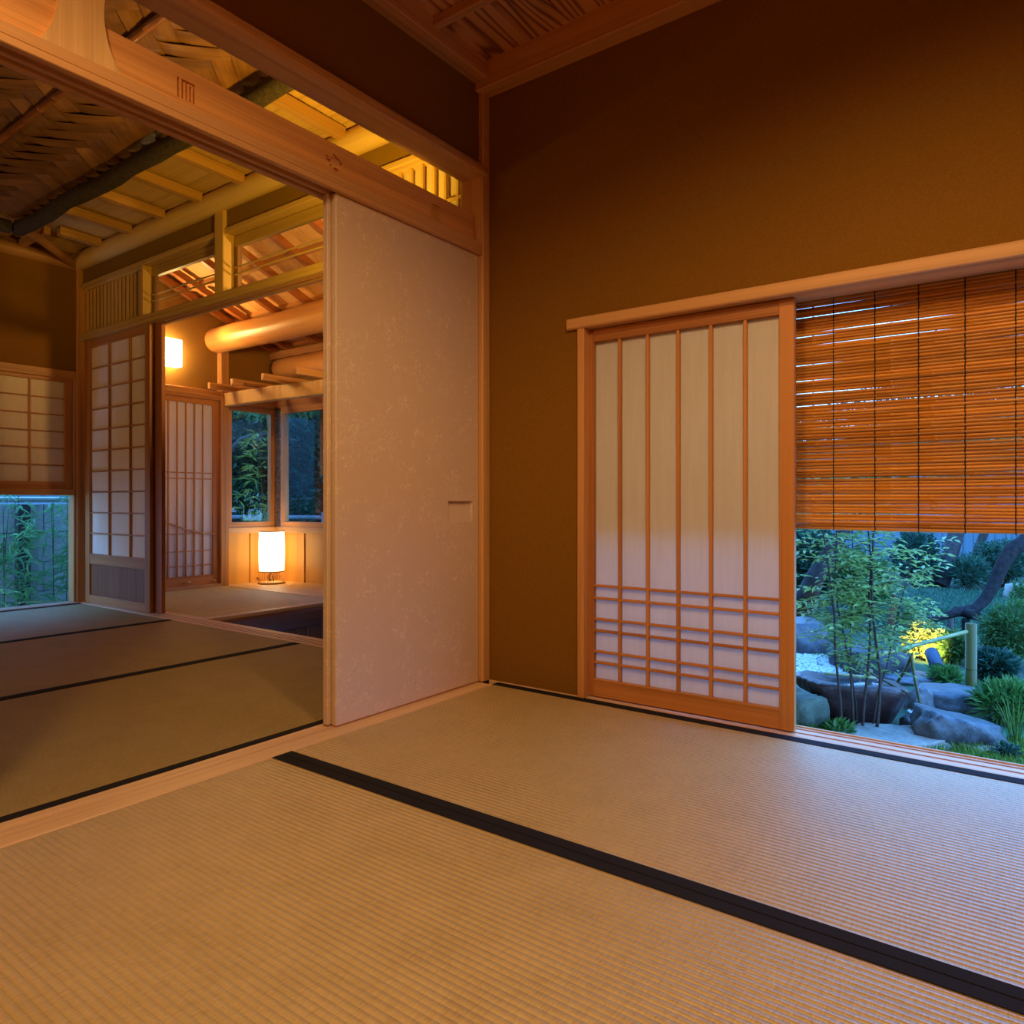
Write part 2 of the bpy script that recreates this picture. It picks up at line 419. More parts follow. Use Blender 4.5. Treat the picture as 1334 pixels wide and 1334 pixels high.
# grooved track under the carved board
TM = wood(CEDAR, 'y', .72)
k0 = trim(-.105, .0, -1.86, -.036, 1.775, 1.806, TM, .003)
for (a, c) in ((-.105, -.082), (-.062, -.046), (-.022, .0)): bx('track_rib', a, c, -1.86, -.036, 1.757, 1.776, TM, k0, .002)
trim(-.116, .012, -1.98, -.012, 2.08, 2.122, wood(CEDAR, 'y'), .008)
# ---- carved transom board with its strut
tb = thing('transom_board', 'long cedar board above the papered door with cut-out crests', 'carved board', (-.02, -.95, 1.806))
bd = bx('board', -.05, -.02, -1.86, -.07, 1.806, 1.916, wood((.84, .42, .14), 'y', .78), tb, .002)
c = MB()
for y0 in (-1.3245, -1.3125, -1.3015, -1.2905, -1.2800):
    z1 = 1.871 if y0 == -1.2905 else 1.882
    c.box(y0 * 0 - .03, .0, y0, y0 + .0062, 1.829, z1)
c.box(-.03, .0, -1.3125, -1.2738, 1.8755, 1.882)
for poly in ([(-.828, 1.864), (-.813, 1.866), (-.814, 1.861), (-.824, 1.8605)],
             [(-.827, 1.857), (-.81, 1.858), (-.805, 1.855), (-.813, 1.845), (-.816, 1.851), (-.824, 1.853)],
             [(-.805, 1.865), (-.797, 1.868), (-.798, 1.862), (-.803, 1.861)],
             [(-.798, 1.88), (-.791, 1.88), (-.777, 1.874), (-.767, 1.871), (-.757, 1.859), (-.765, 1.852), (-.771, 1.852), (-.768, 1.861), (-.773, 1.866), (-.784, 1.865), (-.794, 1.873)],
             [(-.809, 1.846), (-.804, 1.842), (-.803, 1.836), (-.810, 1.836)],
             [(-.797, 1.834), (-.786, 1.838), (-.777, 1.837), (-.771, 1.833), (-.779, 1.828), (-.79, 1.829)]):
    c.prism(poly, 'x', -.032, .0)
for i in range(5):
    y0 = -.325 + i * .0115
    c.box(-.03, .0, y0, y0 + .0055, 1.826 if i < 3 else 1.822, 1.866 if i < 3 else 1.876)
c.box(-.03, .0, -.318, -.272, 1.871, 1.877)
cut(bd, c)
bx('board_back', -.054, -.0505, -1.34, -.25, 1.815, 1.90, wood((.24, .085, .03), 'y'), tb, 0)
bx('end_block', -.05, -.022, -.0705, -.066, 1.806, 1.914, wood((.40, .16, .06), 'z'), tb, 0)
# hourglass strut: outline in (y, z)
L = []; Rr = []
for i in range(15):
    t = i / 14; z = 1.8065 + t * (2.078 - 1.8065)
    wv = .050 + .040 * abs(2 * t - 1) ** 2.2
    L.append((-1.568 - wv, z)); Rr.append((-1.568 + wv, z))
MB().prism(L + Rr[::-1], 'x', -.055, -.006).build('strut', wood((.78, .50, .22), 'z', .82), tb)
bx('filling_board', -.048, -.022, -1.86, -1.59, 1.9165, 2.078, wood((.66, .33, .125), 'y', .74), tb, .001)

# ---- papered sliding doors (fusuma)
FM = fusuma_mat()
fd = thing('papered_door', 'pale papered sliding door with sprig pattern, nearest the corner', 'sliding door', (-.031, -.41, 0))
pn = bx('panel', -.043, -.019, -.785, -.040, .004, 1.757, FM, fd, .003)
poly = [(-.232, .7445), (-.076, .7445), (-.072, .655), (-.228, .655)]
c = MB().add([(0, -.232, .7455), (0, -.076, .7455), (0, -.069, .655), (0, -.228, .655),
              (-.034, -.230, .7445), (-.034, -.080, .7445), (-.0195, -.082, .66), (-.0195, -.225, .66)],
             [(0, 1, 2, 3), (7, 6, 5, 4), (0, 4, 5, 1), (1, 5, 6, 2), (2, 6, 7, 3), (3, 7, 4, 0)])
cut(pn, c)
bx('bottom_rail', -.0405, -.0215, -.784, -.041, .001, .0045, wood(REDC, 'y'), fd, 0)
fd2 = thing('papered_door', 'papered sliding door behind the front one, only its edge showing', 'sliding door', (-.06, -.42, 0))
bx('panel', -.071, -.047, -.797, -.050, .004, 1.757, FM, fd2, .003)
bx('bottom_rail', -.068, -.05, -.796, -.051, .001, .0045, wood(DARKW, 'y'), fd2, 0)
# tatami -------------------------------------------------------------
def mat_thing(label, x0, x1, y0, y1, axis, edges, tone=1.0, spec=1.0):
    t = thing('tatami_mat', label, 'floor mat', ((x0 + x1) / 2, (y0 + y1) / 2, -.056), 'tatami mats')
    bx('woven_top', x0 + .001, x1 - .001, y0 + .001, y1 - .001, -.056, -.0012, tatami(axis, tone, spec), t, .003)
    for a, b_, c_, d_ in edges:
        bx('cloth_edging', a, b_, c_, d_, -.055, .0008, HERI, t, .001)
    return t
HW = .034
mat_thing('tatami mat along the garden window, its far half blue with daylight', .047, 2.30, -1.042, .010, 'x', [(.048, 2.30, -.034, .009), (.048, 2.30, -1.041, -1.042 + HW)])
mat_thing('nearest tatami mat filling the bottom of the view', .047, 2.30, -2.10, -1.043, 'x', [(.048, 2.30, -1.043 - HW, -1.0435), (.048, 2.30, -2.099, -2.099 + HW)])
mat_thing('tatami mat under the camera, out of sight', .047, 2.30, -2.94, -2.101, 'x', [])
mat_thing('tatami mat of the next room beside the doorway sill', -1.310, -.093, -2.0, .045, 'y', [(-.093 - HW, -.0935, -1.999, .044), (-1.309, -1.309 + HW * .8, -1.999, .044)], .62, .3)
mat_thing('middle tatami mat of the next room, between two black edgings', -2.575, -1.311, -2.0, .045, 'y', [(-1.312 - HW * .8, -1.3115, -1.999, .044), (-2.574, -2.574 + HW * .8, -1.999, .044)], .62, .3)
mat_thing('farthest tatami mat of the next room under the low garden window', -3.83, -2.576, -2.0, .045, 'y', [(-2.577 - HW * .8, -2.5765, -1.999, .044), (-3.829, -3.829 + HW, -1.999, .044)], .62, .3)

# ---- garden window of the tea room
trim(.381, 2.50, -.006, .125, 1.397, 1.439, wood(CEDAR, 'x'), .004)
trim(.429, .459, -.003, .12, .0, 1.397, wood((.60, .29, .11), 'z'), .003)
trim(2.30, 2.34, -.003, .12, .0, 1.397, wood((.60, .29, .11), 'z'), .003)
ws = trim(.429, 2.34, .0105, .128, -.10, .0, wood(SILL, 'x', .8), .002)
for gy in (.056, .098): bx('groove_lip', .462, 2.30, gy - .003, gy + .003, 0, .0022, wood((.5, .2, .08), 'x'), ws, 0)
bx('groove_lip', .462, 2.30, .118, .128, 0, .004, wood((.62, .33, .15), 'x'), ws, 0)
bx('wall_strip', .0, .429, .004, .0115, -.05, .004, wood(SILL, 'x', .8), ws, .001)
def shoji(name, label, o, u, n, W, H, stile, top, bot, vbars, hbars, zbase=.004, thick=.026, bar=.011, mat=REDC, koshi=None, parent_loc=None, paper_mat=None, barm=None):
    """sliding paper screen; o = lower left corner, u = unit vector along it, n = unit vector toward the viewer"""
    o = Vector(o); u = Vector(u); n = Vector(n)
    t = thing(name, label, 'sliding screen', o + u * W / 2)
    ax = 'x' if abs(u.x) > .5 else 'y'
    def b(nm, a0, a1, d0, d1, z0, z1, m, bev=.0015):
        p = o + u * a0 + n * d0; q = o + u * a1 + n * d1
        return bx(nm, p.x, q.x, p.y, q.y, o.z + z0, o.z + z1, m, t, bev)
    mz, mh = wood(mat, 'z'), wood(mat, ax)
    bz, bh = wood(barm or mat, 'z', .7, .5), wood(barm or mat, ax, .7, .5)
    b('stile', 0, stile, 0, thick, zbase, H, mz); b('stile', W - stile, W, 0, thick, zbase, H, mz)
    b('rail', stile, W - stile, .001, thick - .001, H - top, H, mh); b('rail', stile, W - stile, .001, thick - .001, zbase, zbase + bot, mh)
    zlo = zbase + bot
    if koshi:
        zlo = koshi
        b('rail', stile, W - stile, .001, thick - .001, koshi - .075, koshi, mh)
        kb = wood((.24, .09, .035), 'z', .6)
        nb = 3
        for i in range(nb):
            a0 = stile + (W - 2 * stile) * i / nb; a1 = stile + (W - 2 * stile) * (i + 1) / nb
            b('panel', a0 + .0006, a1 - .0006, .006, .014, zbase + bot, koshi - .075, kb, .001)
    for a in vbars: b('lattice_bar', a - bar / 2, a + bar / 2, .008, thick - .004, zlo, H - top, bz, .001)
    for z in hbars: b('lattice_bar', stile, W - stile, .010, thick - .005, z - bar * .42, z + bar * .42, bh, .001)
    b('paper', stile * .6, W - stile * .6, .004, .0062, zlo - .01, H - top + .01, paper_mat or PAPER, 0)
    return t
x0 = .432
sh = shoji('shoji_screen', 'tall paper screen of long panes beside the open garden window', (x0, .062, 0), (1, 0, 0), (0, -1, 0), .780, 1.394, .047, .047, .066,
           [.585 - x0 + .001, .699 - x0, .816 - x0, .935 - x0, 1.053 - x0], [.424, .377, .298, .254, .175, .134], zbase=.006, mat=(.56, .235, .075))
px = .4425
pl = MB().tube([(px + .006, .035, .405), (px + .006, .031, .408)], .009, 12).tube([(px, .031, .398), (px, .024, .395), (px - .002, .024, .36), (px - .004, .026, .345)], .0035, 8)
pl.bm((lambda bm: (bmesh.ops.create_icosphere(bm, subdivisions=2, radius=.0095), bmesh.ops.translate(bm, vec=(px - .004, .027, .340), verts=bm.verts[:]), bm)[2])(bmesh.new()), True)
pl.build('latch', plain('aged_brass', (.55, .40, .20), .3, 0, metallic=1.0), sh)

# bamboo blind hung outside, across the whole opening
bl = thing('bamboo_blind', 'brown split-bamboo blind hanging over the top half of the garden window', 'window blind', (1.37, .145, .652))
def bamboo_mat():
    m, t, b, o = newmat('split_bamboo')
    n = noisen(t, coords(t, (3, 60, 60)).outputs[0], 1, 3, .6)
    r = ramp(t, n.outputs[0], [(.3, (.38, .14, .018)), (.5, (.60, .24, .032)), (.72, (.70, .33, .06))])
    oi = t.nodes.new('ShaderNodeObjectInfo')
    hs = t.nodes.new('ShaderNodeHueSaturation'); mr = t.nodes.new('ShaderNodeMapRange'); mr.inputs[3].default_value = .7; mr.inputs[4].default_value = 1.2
    t.links.new(oi.outputs['Random'], mr.inputs[0]); t.links.new(mr.outputs[0], hs.inputs['Value']); t.links.new(r.outputs[0], hs.inputs['Color'])
    t.links.new(hs.outputs[0], b.inputs['Base Color']); b.inputs['Roughness'].default_value = .35
    return m
BM = bamboo_mat()
def rod_mesh(seed):
    rng = random.Random(seed); pts = []; rad = []
    x = .46; ph = rng.random() * 6; nxt = .46 + rng.uniform(.05, .35)
    while x < 2.30:
        zz = (.0015 if seed in (2, 5) else .0008) * math.sin(x * 3.1 + ph) + .0006 * math.sin(x * 9 + ph * 2)
        r = .0059 + .00025 * math.sin(x * 5 + ph)
        if x > nxt:
            pts += [(x, 0, zz), (x + .004, 0, zz), (x + .008, 0, zz)]; rad += [r, r * 1.28, r]; x += .01; nxt = x + rng.uniform(.22, .42)
        else:
            pts.append((x, 0, zz)); rad.append(r); x += .11
    return MB().tube(pts, rad, 6, True, True)
protos = [rod_mesh(i) for i in range(7)]
zz = .6555; k = 0; pobj = []
rng = random.Random(3)
while zz < 1.425:
    gap = .0104
    if rng.random() < .03: gap = .0114
    if k < 7:
        m = MB(); m.v = [(v[0], v[1] + .145, v[2] + zz) for v in protos[k].v]; m.f = protos[k].f; m.smooth = protos[k].smooth
        o = m.build('bamboo_rod', BM, bl, origin=(1.38, .145, zz)); pobj.append((o, zz))
    else:
        q, z0 = pobj[rng.randrange(7)]; o = rep(q, (rng.uniform(-.06, .06) * 0, rng.uniform(-.0016, .0016), zz - z0))
    zz += gap; k += 1
CORD = plain('dark_cord', (.02, .014, .012), .9)
xs_cord = [.60, .72, .835, .95, 1.07, 1.19, 1.307, 1.428, 1.548, 1.668, 1.790, 1.91, 2.03, 2.15]
for x in xs_cord:
    pts = []
    for i in range(76):
        pts.append((x + .0006 * math.sin(i * 2.1), .145 - .0064 + .0012 * (i % 2), .648 + i * .0104))
    MB().tube(pts, .0017, 5).build('cord', CORD, bl)
bx('head_rail', .462, 2.295, .135, .152, 1.42, 1.44, wood((.4, .2, .08), 'x'), bl)

# ------------------------------------------------------------------ next room: far wall joinery (plane y = .1)
OL = wood((.55, .36, .12), 'x', .75); OLZ = wood((.55, .36, .12), 'z', .75)
trim(-3.95, -3.882, .045, .15, -.05, 2.50, wood((.52, .25, .09), 'z'), .003)              # corner post
trim(-3.90, -.11, .06, .18, 1.928, 1.978, OL, .003)                                  # lintel with tracks
for gy in (.085, .125): bx('track_rib', -2.84, -.95, gy, gy + .012, 1.915, 1.929, wood((.42, .2, .08), 'x'), bpy.data.objects['trim_%d' % TR[0]], 0)
trim(-3.87, -.11, .070, .17, 2.322, 2.352, OL, .003)                                 # upper rail
trim(-2.112, -2.022, .060, .17, 1.978, 2.46, OLZ, .003)                              # transom post
trim(-3.015, -2.975, .07, .17, 1.978, 2.322, OLZ, .002)
trim(-.975, -.91, .066, .17, 1.978, 2.42, OLZ, .003)
fs = trim(-3.90, -.11, .047, .175, -.055, .001, wood(SILL, 'x', .8), .002)
for gy in (.075, .105, .135): bx('groove_lip', -2.84, -.95, gy - .004, gy + .004, .001, .003, wood((.42, .24, .12), 'x'), fs, 0)
bx('far_step', -2.84, -.95, .175, .215, -.05, -.006, wood(SILL, 'x', .8), fs, .002)
# inner frames with glass and the two thin bamboo rods
for i, (xa, xb) in enumerate(((-2.975, -2.112), (-2.022, -.975))):
    wd = struct(bx('window_%d' % (i + 3), xa, xb, .130, .160, 2.255, 2.318, wood((.42, .27, .07), 'x', .7), None, .002))
    bx('frame_stile', xa, xa + .04, .130, .160, 1.978, 2.255, wood((.22, .11, .05), 'z'), wd, .002)
    bx('frame_stile', xb - .012, xb, .130, .160, 1.978, 2.255, wood((.42, .27, .07), 'z'), wd, .002)
    bx('pane', xa + .04, xb - .012, .144, .147, 1.978, 2.255, GLASS, wd, 0)
    for z in (2.082, 2.123):
        MB().tube([(xa + .03, .118, z), ((xa + xb) / 2, .118, z + .003), (xb, .118, z)], [.0055, .006, .0052], 8).build('bamboo_rod', wood((.60, .42, .15), 'x'), wd)
# lattice transom left (over the screen) and right (over the papered doors)
lt = thing('lattice_transom', 'slatted transom over the square-paned paper screen', 'transom', (-3.44, .12, 1.978))
LW = wood((.60, .38, .12), 'z', .75)
bx('rail', -3.865, -3.016, .085, .13, 2.304, 2.322, OL, lt); bx('rail', -3.865, -3.016, .085, .13, 1.979, 1.998, OL, lt)
bx('backing', -3.865, -3.016, .134, .142, 1.979, 2.322, plain('lattice_shade', (.30, .18, .06), .8, 40, .2), lt, 0)
s0 = bx('slat', -3.862, -3.824, .098, .114, 1.998, 2.304, LW, lt, .003)
for i in range(1, 16): rep(s0, (i * .0545, 0, 0))
bx('tie_bar', -3.865, -3.016, .116, .124, 2.145, 2.160, wood((.22, .10, .04), 'x'), lt, 0)
lt2 = thing('lattice_transom', 'thin-barred paper transom seen above the carved board at the corner', 'transom', (-.5, .12, 1.978))
bx('rail', -.91, -.12, .085, .13, 2.304, 2.322, OL, lt2)
bx('paper', -.91, -.12, .126, .130, 1.979, 2.32, paper((.74, .60, .38), .3), lt2, 0)
s0 = bx('bar', -.90, -.886, .088, .106, 1.979, 2.304, LW, lt2, .002)
for i in range(1, 11): rep(s0, (i * .072, 0, 0))
bx('cross_bar', -.91, -.12, .092, .104, 2.09, 2.105, OL, lt2, .002)
# sliding screens of the far wall
hb = [.362 + (1.868 - .362) * i / 10 for i in range(1, 10)]
s1 = shoji('shoji_screen', 'paper screen with small square panes over a wooden skirt, in the dim corner', (-3.862, .118, 0), (1, 0, 0), (0, -1, 0), .935, 1.945, .066, .072, .055,
           [.353, .652], hb, zbase=.004, koshi=.362, bar=.013, mat=(.45, .20, .07), paper_mat=paper((.86, .74, .62), .06))
s2 = shoji('shoji_screen', 'screen slid behind the square-paned one, only its broad dark stile showing', (-3.77, .152, 0), (1, 0, 0), (0, -1, 0), .932, 1.935, .098, .072, .055,
           [.353, .652], hb, zbase=.004, koshi=.362, bar=.013, mat=(.36, .13, .05), paper_mat=paper((.86, .74, .62), .06))
# ---- garden-side wall (x = -3.9): trims, hanging screen, low opening
trim(-3.985, -3.885, -1.66, .047, 1.640, 1.70, wood((.50, .23, .085), 'y'), .003)
trim(-3.985, -3.895, .028, .07, 0, 1.648, wood((.50, .26, .10), 'z'), .003)
trim(-3.965, -3.895, -1.66, -1.62, 0, 1.648, wood((.50, .26, .10), 'z'), .003)
trim(-3.965, -3.885, -1.62, .030, .790, .835, wood((.52, .26, .09), 'y'), .003)
trim(-3.985, -3.831, -1.66, .046, -.055, .006, wood((.45, .26, .14), 'y', .8), .002)
s3 = shoji('shoji_screen', 'wide low paper screen over the low garden opening at the far left', (-3.93, -1.60, .835), (0, 1, 0), (1, 0, 0), 1.625, .81, .055, .03, .052,
           [1.625 - .055 - .222 * i for i in range(1, 7)], [.052 + (.78 - .052) * i / 6 for i in range(1, 6)], zbase=0, bar=.010, mat=(.48, .20, .065), paper_mat=paper((.86, .74, .62), .06))

# ---- ceilings of the next room
c2 = struct(bx('ceiling_2', -3.9, -.1, -2.95, .07, 2.675, 2.70, plain('ceiling_back', (.10, .06, .03), .9), None, 0))
log = MB(); pts = []; rad = []
for i in range(24):
    x = -3.42 + i * (3.42 - .125) / 23
    pts.append((x, -.50 + .006 * math.sin(i * .9), 2.478 + .005 * math.sin(i * 1.3 + 1))); rad.append(.044 + .003 * math.sin(i * 2.3))
log.tube(pts, rad, 14)
tag(log.build('bark_log', plain('dark_bark', (.045, .032, .024), .9, 60, .5, .6)), 'dark bark-covered ceiling log edging the woven ceiling', 'log beam')
lg2 = MB().tube([(-3.41, -2.9, 2.480), (-3.405, -1.5, 2.478), (-3.41, -.55, 2.479)], [.04, .042, .042], 12)
tag(lg2.build('bark_log', plain('dark_bark', (.045, .032, .024), .9, 60, .5, .6)), 'dark bark-covered log running off the left edge of the view', 'log beam')
def bambat(y, label):
    pts = []; rad = []; x = -3.4
    while x < -.11:
        pts += [(x, y, 2.534), (x + .14, y, 2.534), (x + .146, y, 2.534), (x + .152, y, 2.534)]; rad += [.016, .016, .0185, .016]; x += .158
    o = MB().tube(pts, rad, 10).build('bamboo_pole', plain('brown_bamboo', (.25, .09, .035), .3, 12, .35), c2)
    return o
bambat(-.97, ''); bambat(-1.44, '')
# woven strips: every visible float of the 3/3 twill is its own strip
def strip_mesh(w_, tilt):
    Lh = w_ * 1.5 * 1.04; wh = w_ * .49
    vs = []; fs = []
    ss = [(-1, .007), (-.66, .000), (.0, -.002), (.66, .000), (1, .007)]
    for s_, z in ss:
        for q in (-1, 1):
            for th in (0, .003): vs.append((s_ * Lh, q * wh, z + th + q * tilt))
    n = len(ss)
    for i in range(n - 1):
        a = i * 4; b_ = a + 4
        fs += [(a, a + 2, b_ + 2, b_), (a + 1, b_ + 1, b_ + 3, a + 3), (a, b_, b_ + 1, a + 1), (a + 2, a + 3, b_ + 3, b_ + 2)]
    fs += [(0, 1, 3, 2), (4 * n - 4, 4 * n - 2, 4 * n - 1, 4 * n - 3)]
    return vs, fs
def strip_mat():
    m, t, b, o = newmat('woven_strip')
    n = noisen(t, coords(t, (3.5, 130, 20)).outputs[0], 1, 4, .65, .2)
    n2 = noisen(t, coords(t, (4, 12, 8)).outputs[0], 1, 2, .5)
    ad = t.nodes.new('ShaderNodeMath'); ad.operation = 'ADD'; t.links.new(n.outputs[0], ad.inputs[0]); t.links.new(n2.outputs[0], ad.inputs[1])
    hv = t.nodes.new('ShaderNodeMath'); hv.operation = 'MULTIPLY'; hv.inputs[1].default_value = .5; t.links.new(ad.outputs[0], hv.inputs[0])
    r = ramp(t, hv.outputs[0], [(.32, (.085, .034, .012)), (.5, (.19, .082, .03)), (.7, (.31, .15, .06))])
    oi = t.nodes.new('ShaderNodeObjectInfo'); hs = t.nodes.new('ShaderNodeHueSaturation'); mr = t.nodes.new('ShaderNodeMapRange'); mr.inputs[3].default_value = .7; mr.inputs[4].default_value = 1.2
    t.links.new(oi.outputs['Random'], mr.inputs[0]); t.links.new(mr.outputs[0], hs.inputs['Value']); t.links.new(r.outputs[0], hs.inputs['Color'])
    t.links.new(hs.outputs[0], b.inputs['Base Color']); b.inputs['Roughness'].default_value = .38
    bump(t, b, n.outputs[0], .4, .002)
    return m
SM = strip_mat()
WS = .088
me_s = bpy.data.meshes.new('woven_strip'); me_s.from_pydata(*[strip_mesh(WS, .002)[0], [], strip_mesh(WS, .002)[1]]); me_s.materials.append(SM)
rng = random.Random(5); cnt = 0
r2 = math.sqrt(.5); O = Vector((-2.2, -1.2))
eu = Vector((r2, r2)); ev = Vector((r2, -r2))
for i in range(-24, 25):
    for j in range(-24, 25):
        for fam in (0, 1):
            d = (j - i) % 6
            if fam == 0 and d != 1: continue      # centre cell of an over-float of strip i
            if fam == 1 and d != 4: continue
            p = O + eu * (j * WS) + ev * (i * WS)
            if not (-3.40 < p.x < -.16 and -1.75 < p.y < -.50): continue
            o = bpy.data.objects.new('ceiling_strip', me_s); COL.objects.link(o); o.parent = c2
            o.location = Vector((p.x, p.y, 2.548 + rng.uniform(-.002, .002))) - WL[c2.name]
            o.rotation_euler = (rng.uniform(-.03, .03), 0, (PI / 4 if fam == 0 else -PI / 4) + rng.uniform(-.02, .02)); cnt += 1
bx('woven_backing', -3.42, -.1, -2.94, -.45, 2.572, 2.58, plain('woven_backing', (.12, .05, .02), .8), c2, 0)
# sloped strip of ceiling between log and far wall: boards along x, rafters along y
KB = wood((.52, .33, .11), 'x', .55, .6, 60)
for i in range(7):
    y1 = .075 - i * .088
    MB().add([(-3.9, y1, 2.566 + .004 * i), (-.1, y1, 2.566 + .004 * i), (-.1, y1 - .1, 2.573 + .004 * i), (-3.9, y1 - .1, 2.573 + .004 * i),
              (-3.9, y1, 2.572 + .004 * i), (-.1, y1, 2.572 + .004 * i), (-.1, y1 - .1, 2.579 + .004 * i), (-3.9, y1 - .1, 2.579 + .004 * i)],
             [(0, 1, 2, 3), (4, 5, 6, 7), (0, 1, 5, 4), (1, 2, 6, 5), (2, 3, 7, 6), (3, 0, 4, 7)]).build('ceiling_board', KB, c2)
RW = wood((.46, .25, .08), 'y')
for k in range(8):
    x = -1.745 - .42 * k + .42 * 3
    ye = -.47 if x > -3.2 else -.26
    if x < -3.75: continue
    MB().add([(x - .025, .002, 2.513), (x + .025, .002, 2.513), (x + .025, .002, 2.564), (x - .025, .002, 2.564),
              (x - .025, ye, 2.520), (x + .025, ye, 2.520), (x + .025, ye, 2.574), (x - .025, ye, 2.574)],
             [(0, 1, 2, 3), (4, 5, 6, 7), (0, 1, 5, 4), (1, 2, 6, 5), (2, 3, 7, 6), (3, 0, 4, 7)]).build('rafter', RW, c2)
MB().tube([(-3.93, .058, 2.514), (-2, .058, 2.514), (-.13, .058, 2.514)], [.062, .061, .062], 24).build('wall_plate_log', wood((.62, .42, .14), 'x', .8), c2)
MB().tube([(-3.91, -2.9, 2.50), (-3.91, -1, 2.50), (-3.91, .05, 2.50)], .05, 16).build('wall_plate_log', wood((.40, .20, .07), 'y', .8), c2)
MB().tube([(-3.36, -.52, 2.500), (-3.88, .03, 2.485)], .03, 10).build('hip_rafter', wood((.36, .17, .06), 'y', .8), c2)
for y in (-.32, -.75, -1.18, -1.6):
    bx('rafter', -3.86, -3.45, y - .02, y + .02, 2.513, 2.56, wood((.45, .22, .08), 'x'), c2)
for i in range(5):
    bx('ceiling_board', -3.9 + i * .098, -3.9 + i * .098 + .099, -2.9, -.40, 2.563 + .003 * i, 2.572 + .003 * i, wood((.40, .22, .08), 'y', .55, .6, 60), c2, 0)

# ------------------------------------------------------------------ entry room
# raised matted floor and its dark step timber
rf = thing('tatami_mat', 'sunlit-gold tatami mat of the raised entry floor before the lantern', 'floor mat', (-3.2, .8, -.056), 'tatami mats')
rf['label'] = 'gold-lit tatami mat on the raised entry floor before the lantern'
bx('woven_top', -4.02, -2.47, .22, 1.295, -.056, -.001, tatami('x', .99, .3), rf, .002)
trim(-4.04, -2.42, 1.30, 1.88, -.05, .001, wood((.66, .42, .18), 'x', .8), .002)
trim(-2.47, -2.42, .22, 1.30, -.05, .0, wood(SILL, 'y', .85), .002)
trim(-4.04, -2.42, .19, .22, -.055, -.002, wood(SILL, 'x', .85), .002)
st = thing('step_timber', 'dark rounded timber along the edge of the raised entry floor', 'step beam', (-2.39, .9, -.17))
MB().prism([(-2.445, -.055), (-2.415, -.022), (-2.392, -.02), (-2.368, -.04), (-2.36, -.09), (-2.37, -.14), (-2.39, -.155), (-2.445, -.15)], 'y', .19, 1.87).build('beam', wood((.145, .065, .06), 'y', .6, .4, 60), st)
wl = wood((.17, .075, .05), 'z', .6)
for i in range(13): bx('riser_board', -2.425, -2.408, .20 + i * .128, .20 + i * .128 + .125, -.42, -.15, wl, st, .003)
struct(bx('floor_raised', -4.04, -2.43, .19, 1.88, -.45, -.058, plain('underfloor', (.2, .13, .07), .8), None, 0))
# posts, log, plates
trim(-4.05, -3.985, 1.268, 1.345, 0, 2.10, wood((.58, .29, .10), 'z'), .004)
HL = wood(HONEY, 'x', .86, .35, 26, .9, .5)
pts = [(-4.085, 1.25, 2.165)]; rad = [.02]
for t in range(1, 6):
    a = t / 5 * PI / 2
    pts.append((-4.085 + .06 * (1 - math.cos(a)), 1.25, 2.165)); rad.append(.108 * math.sin(a) ** .7 if t else .02)
for i in range(1, 12):
    x = -4.02 + i * .34; pts.append((x, 1.25 + .008 * math.sin(i * 1.1), 2.163 + .005 * math.sin(i * 1.7))); rad.append(.109 + .0018 * i + .003 * math.sin(i * 2.1))
tag(MB().tube(pts, rad, 28).build('round_beam', HL), 'thick peeled round beam glowing honey-gold under the entry roof', 'log beam')
pts = [(-4.03, 1.87, 2.0), (-3.99, 1.87, 2.0), (-3.97, 1.87, 2.0), (-3, 1.87, 1.998), (-.2, 1.87, 2.0)]
tag(MB().tube(pts, [.03, .085, .098, .10, .10], 22).build('round_beam', HL), 'farther round beam where the entry roof meets the back wall', 'log beam')
trim(-4.04, -.2, 1.80, 1.90, 2.085, 2.15, wood((.55, .27, .09), 'x'), .003)
hb_ = thing('hewn_beam', 'adze-marked flat beam carrying the short square bars above the corner windows', 'beam', (-2.4, 1.33, 1.59))
prof = []
bm = bmesh.new()
nseg = 110; vs = []; fs = []
for i in range(nseg + 1):
    x = -4.045 + i * (4.045 - .22) / nseg
    wob = .0045 * (1 if i % 2 else 0) * (1 + .6 * math.sin(i * 2.3))
    zb = 1.588 + .006 * math.sin(x * 3)
    vs += [(x, 1.296 + wob, zb), (x, 1.296 + wob, zb + .112), (x, 1.375, zb + .112), (x, 1.375, zb)]
for i in range(nseg):
    a = i * 4; b_ = a + 4
    fs += [(a, b_, b_ + 1, a + 1), (a + 1, b_ + 1, b_ + 2, a + 2), (a + 2, b_ + 2, b_ + 3, a + 3), (a + 3, b_ + 3, b_, a)]
fs += [(0, 1, 2, 3), (nseg * 4 + 3, nseg * 4 + 2, nseg * 4 + 1, nseg * 4)]
bm.free()
MB().add(vs, fs).build('beam', wood((.66, .40, .14), 'x', .82, .55), hb_)
b0 = None
for i, x in enumerate((-3.86, -3.525, -3.105, -2.665, -2.23, -1.80)):
    nm = ['first from the left, at the post', 'second from the left', 'third from the left', 'fourth from the left', 'fifth', 'sixth'][i]
    if i > 3: continue
    o = bx('square_bar', x - .019, x + .019, 1.075, 1.87, 1.703, 1.757, wood((.60, .30, .11), 'y'), None, .003)
    tag(o, 'short square cedar bar lying on the hewn beam, ' + nm, 'wooden bar', 'square bars on the hewn beam')
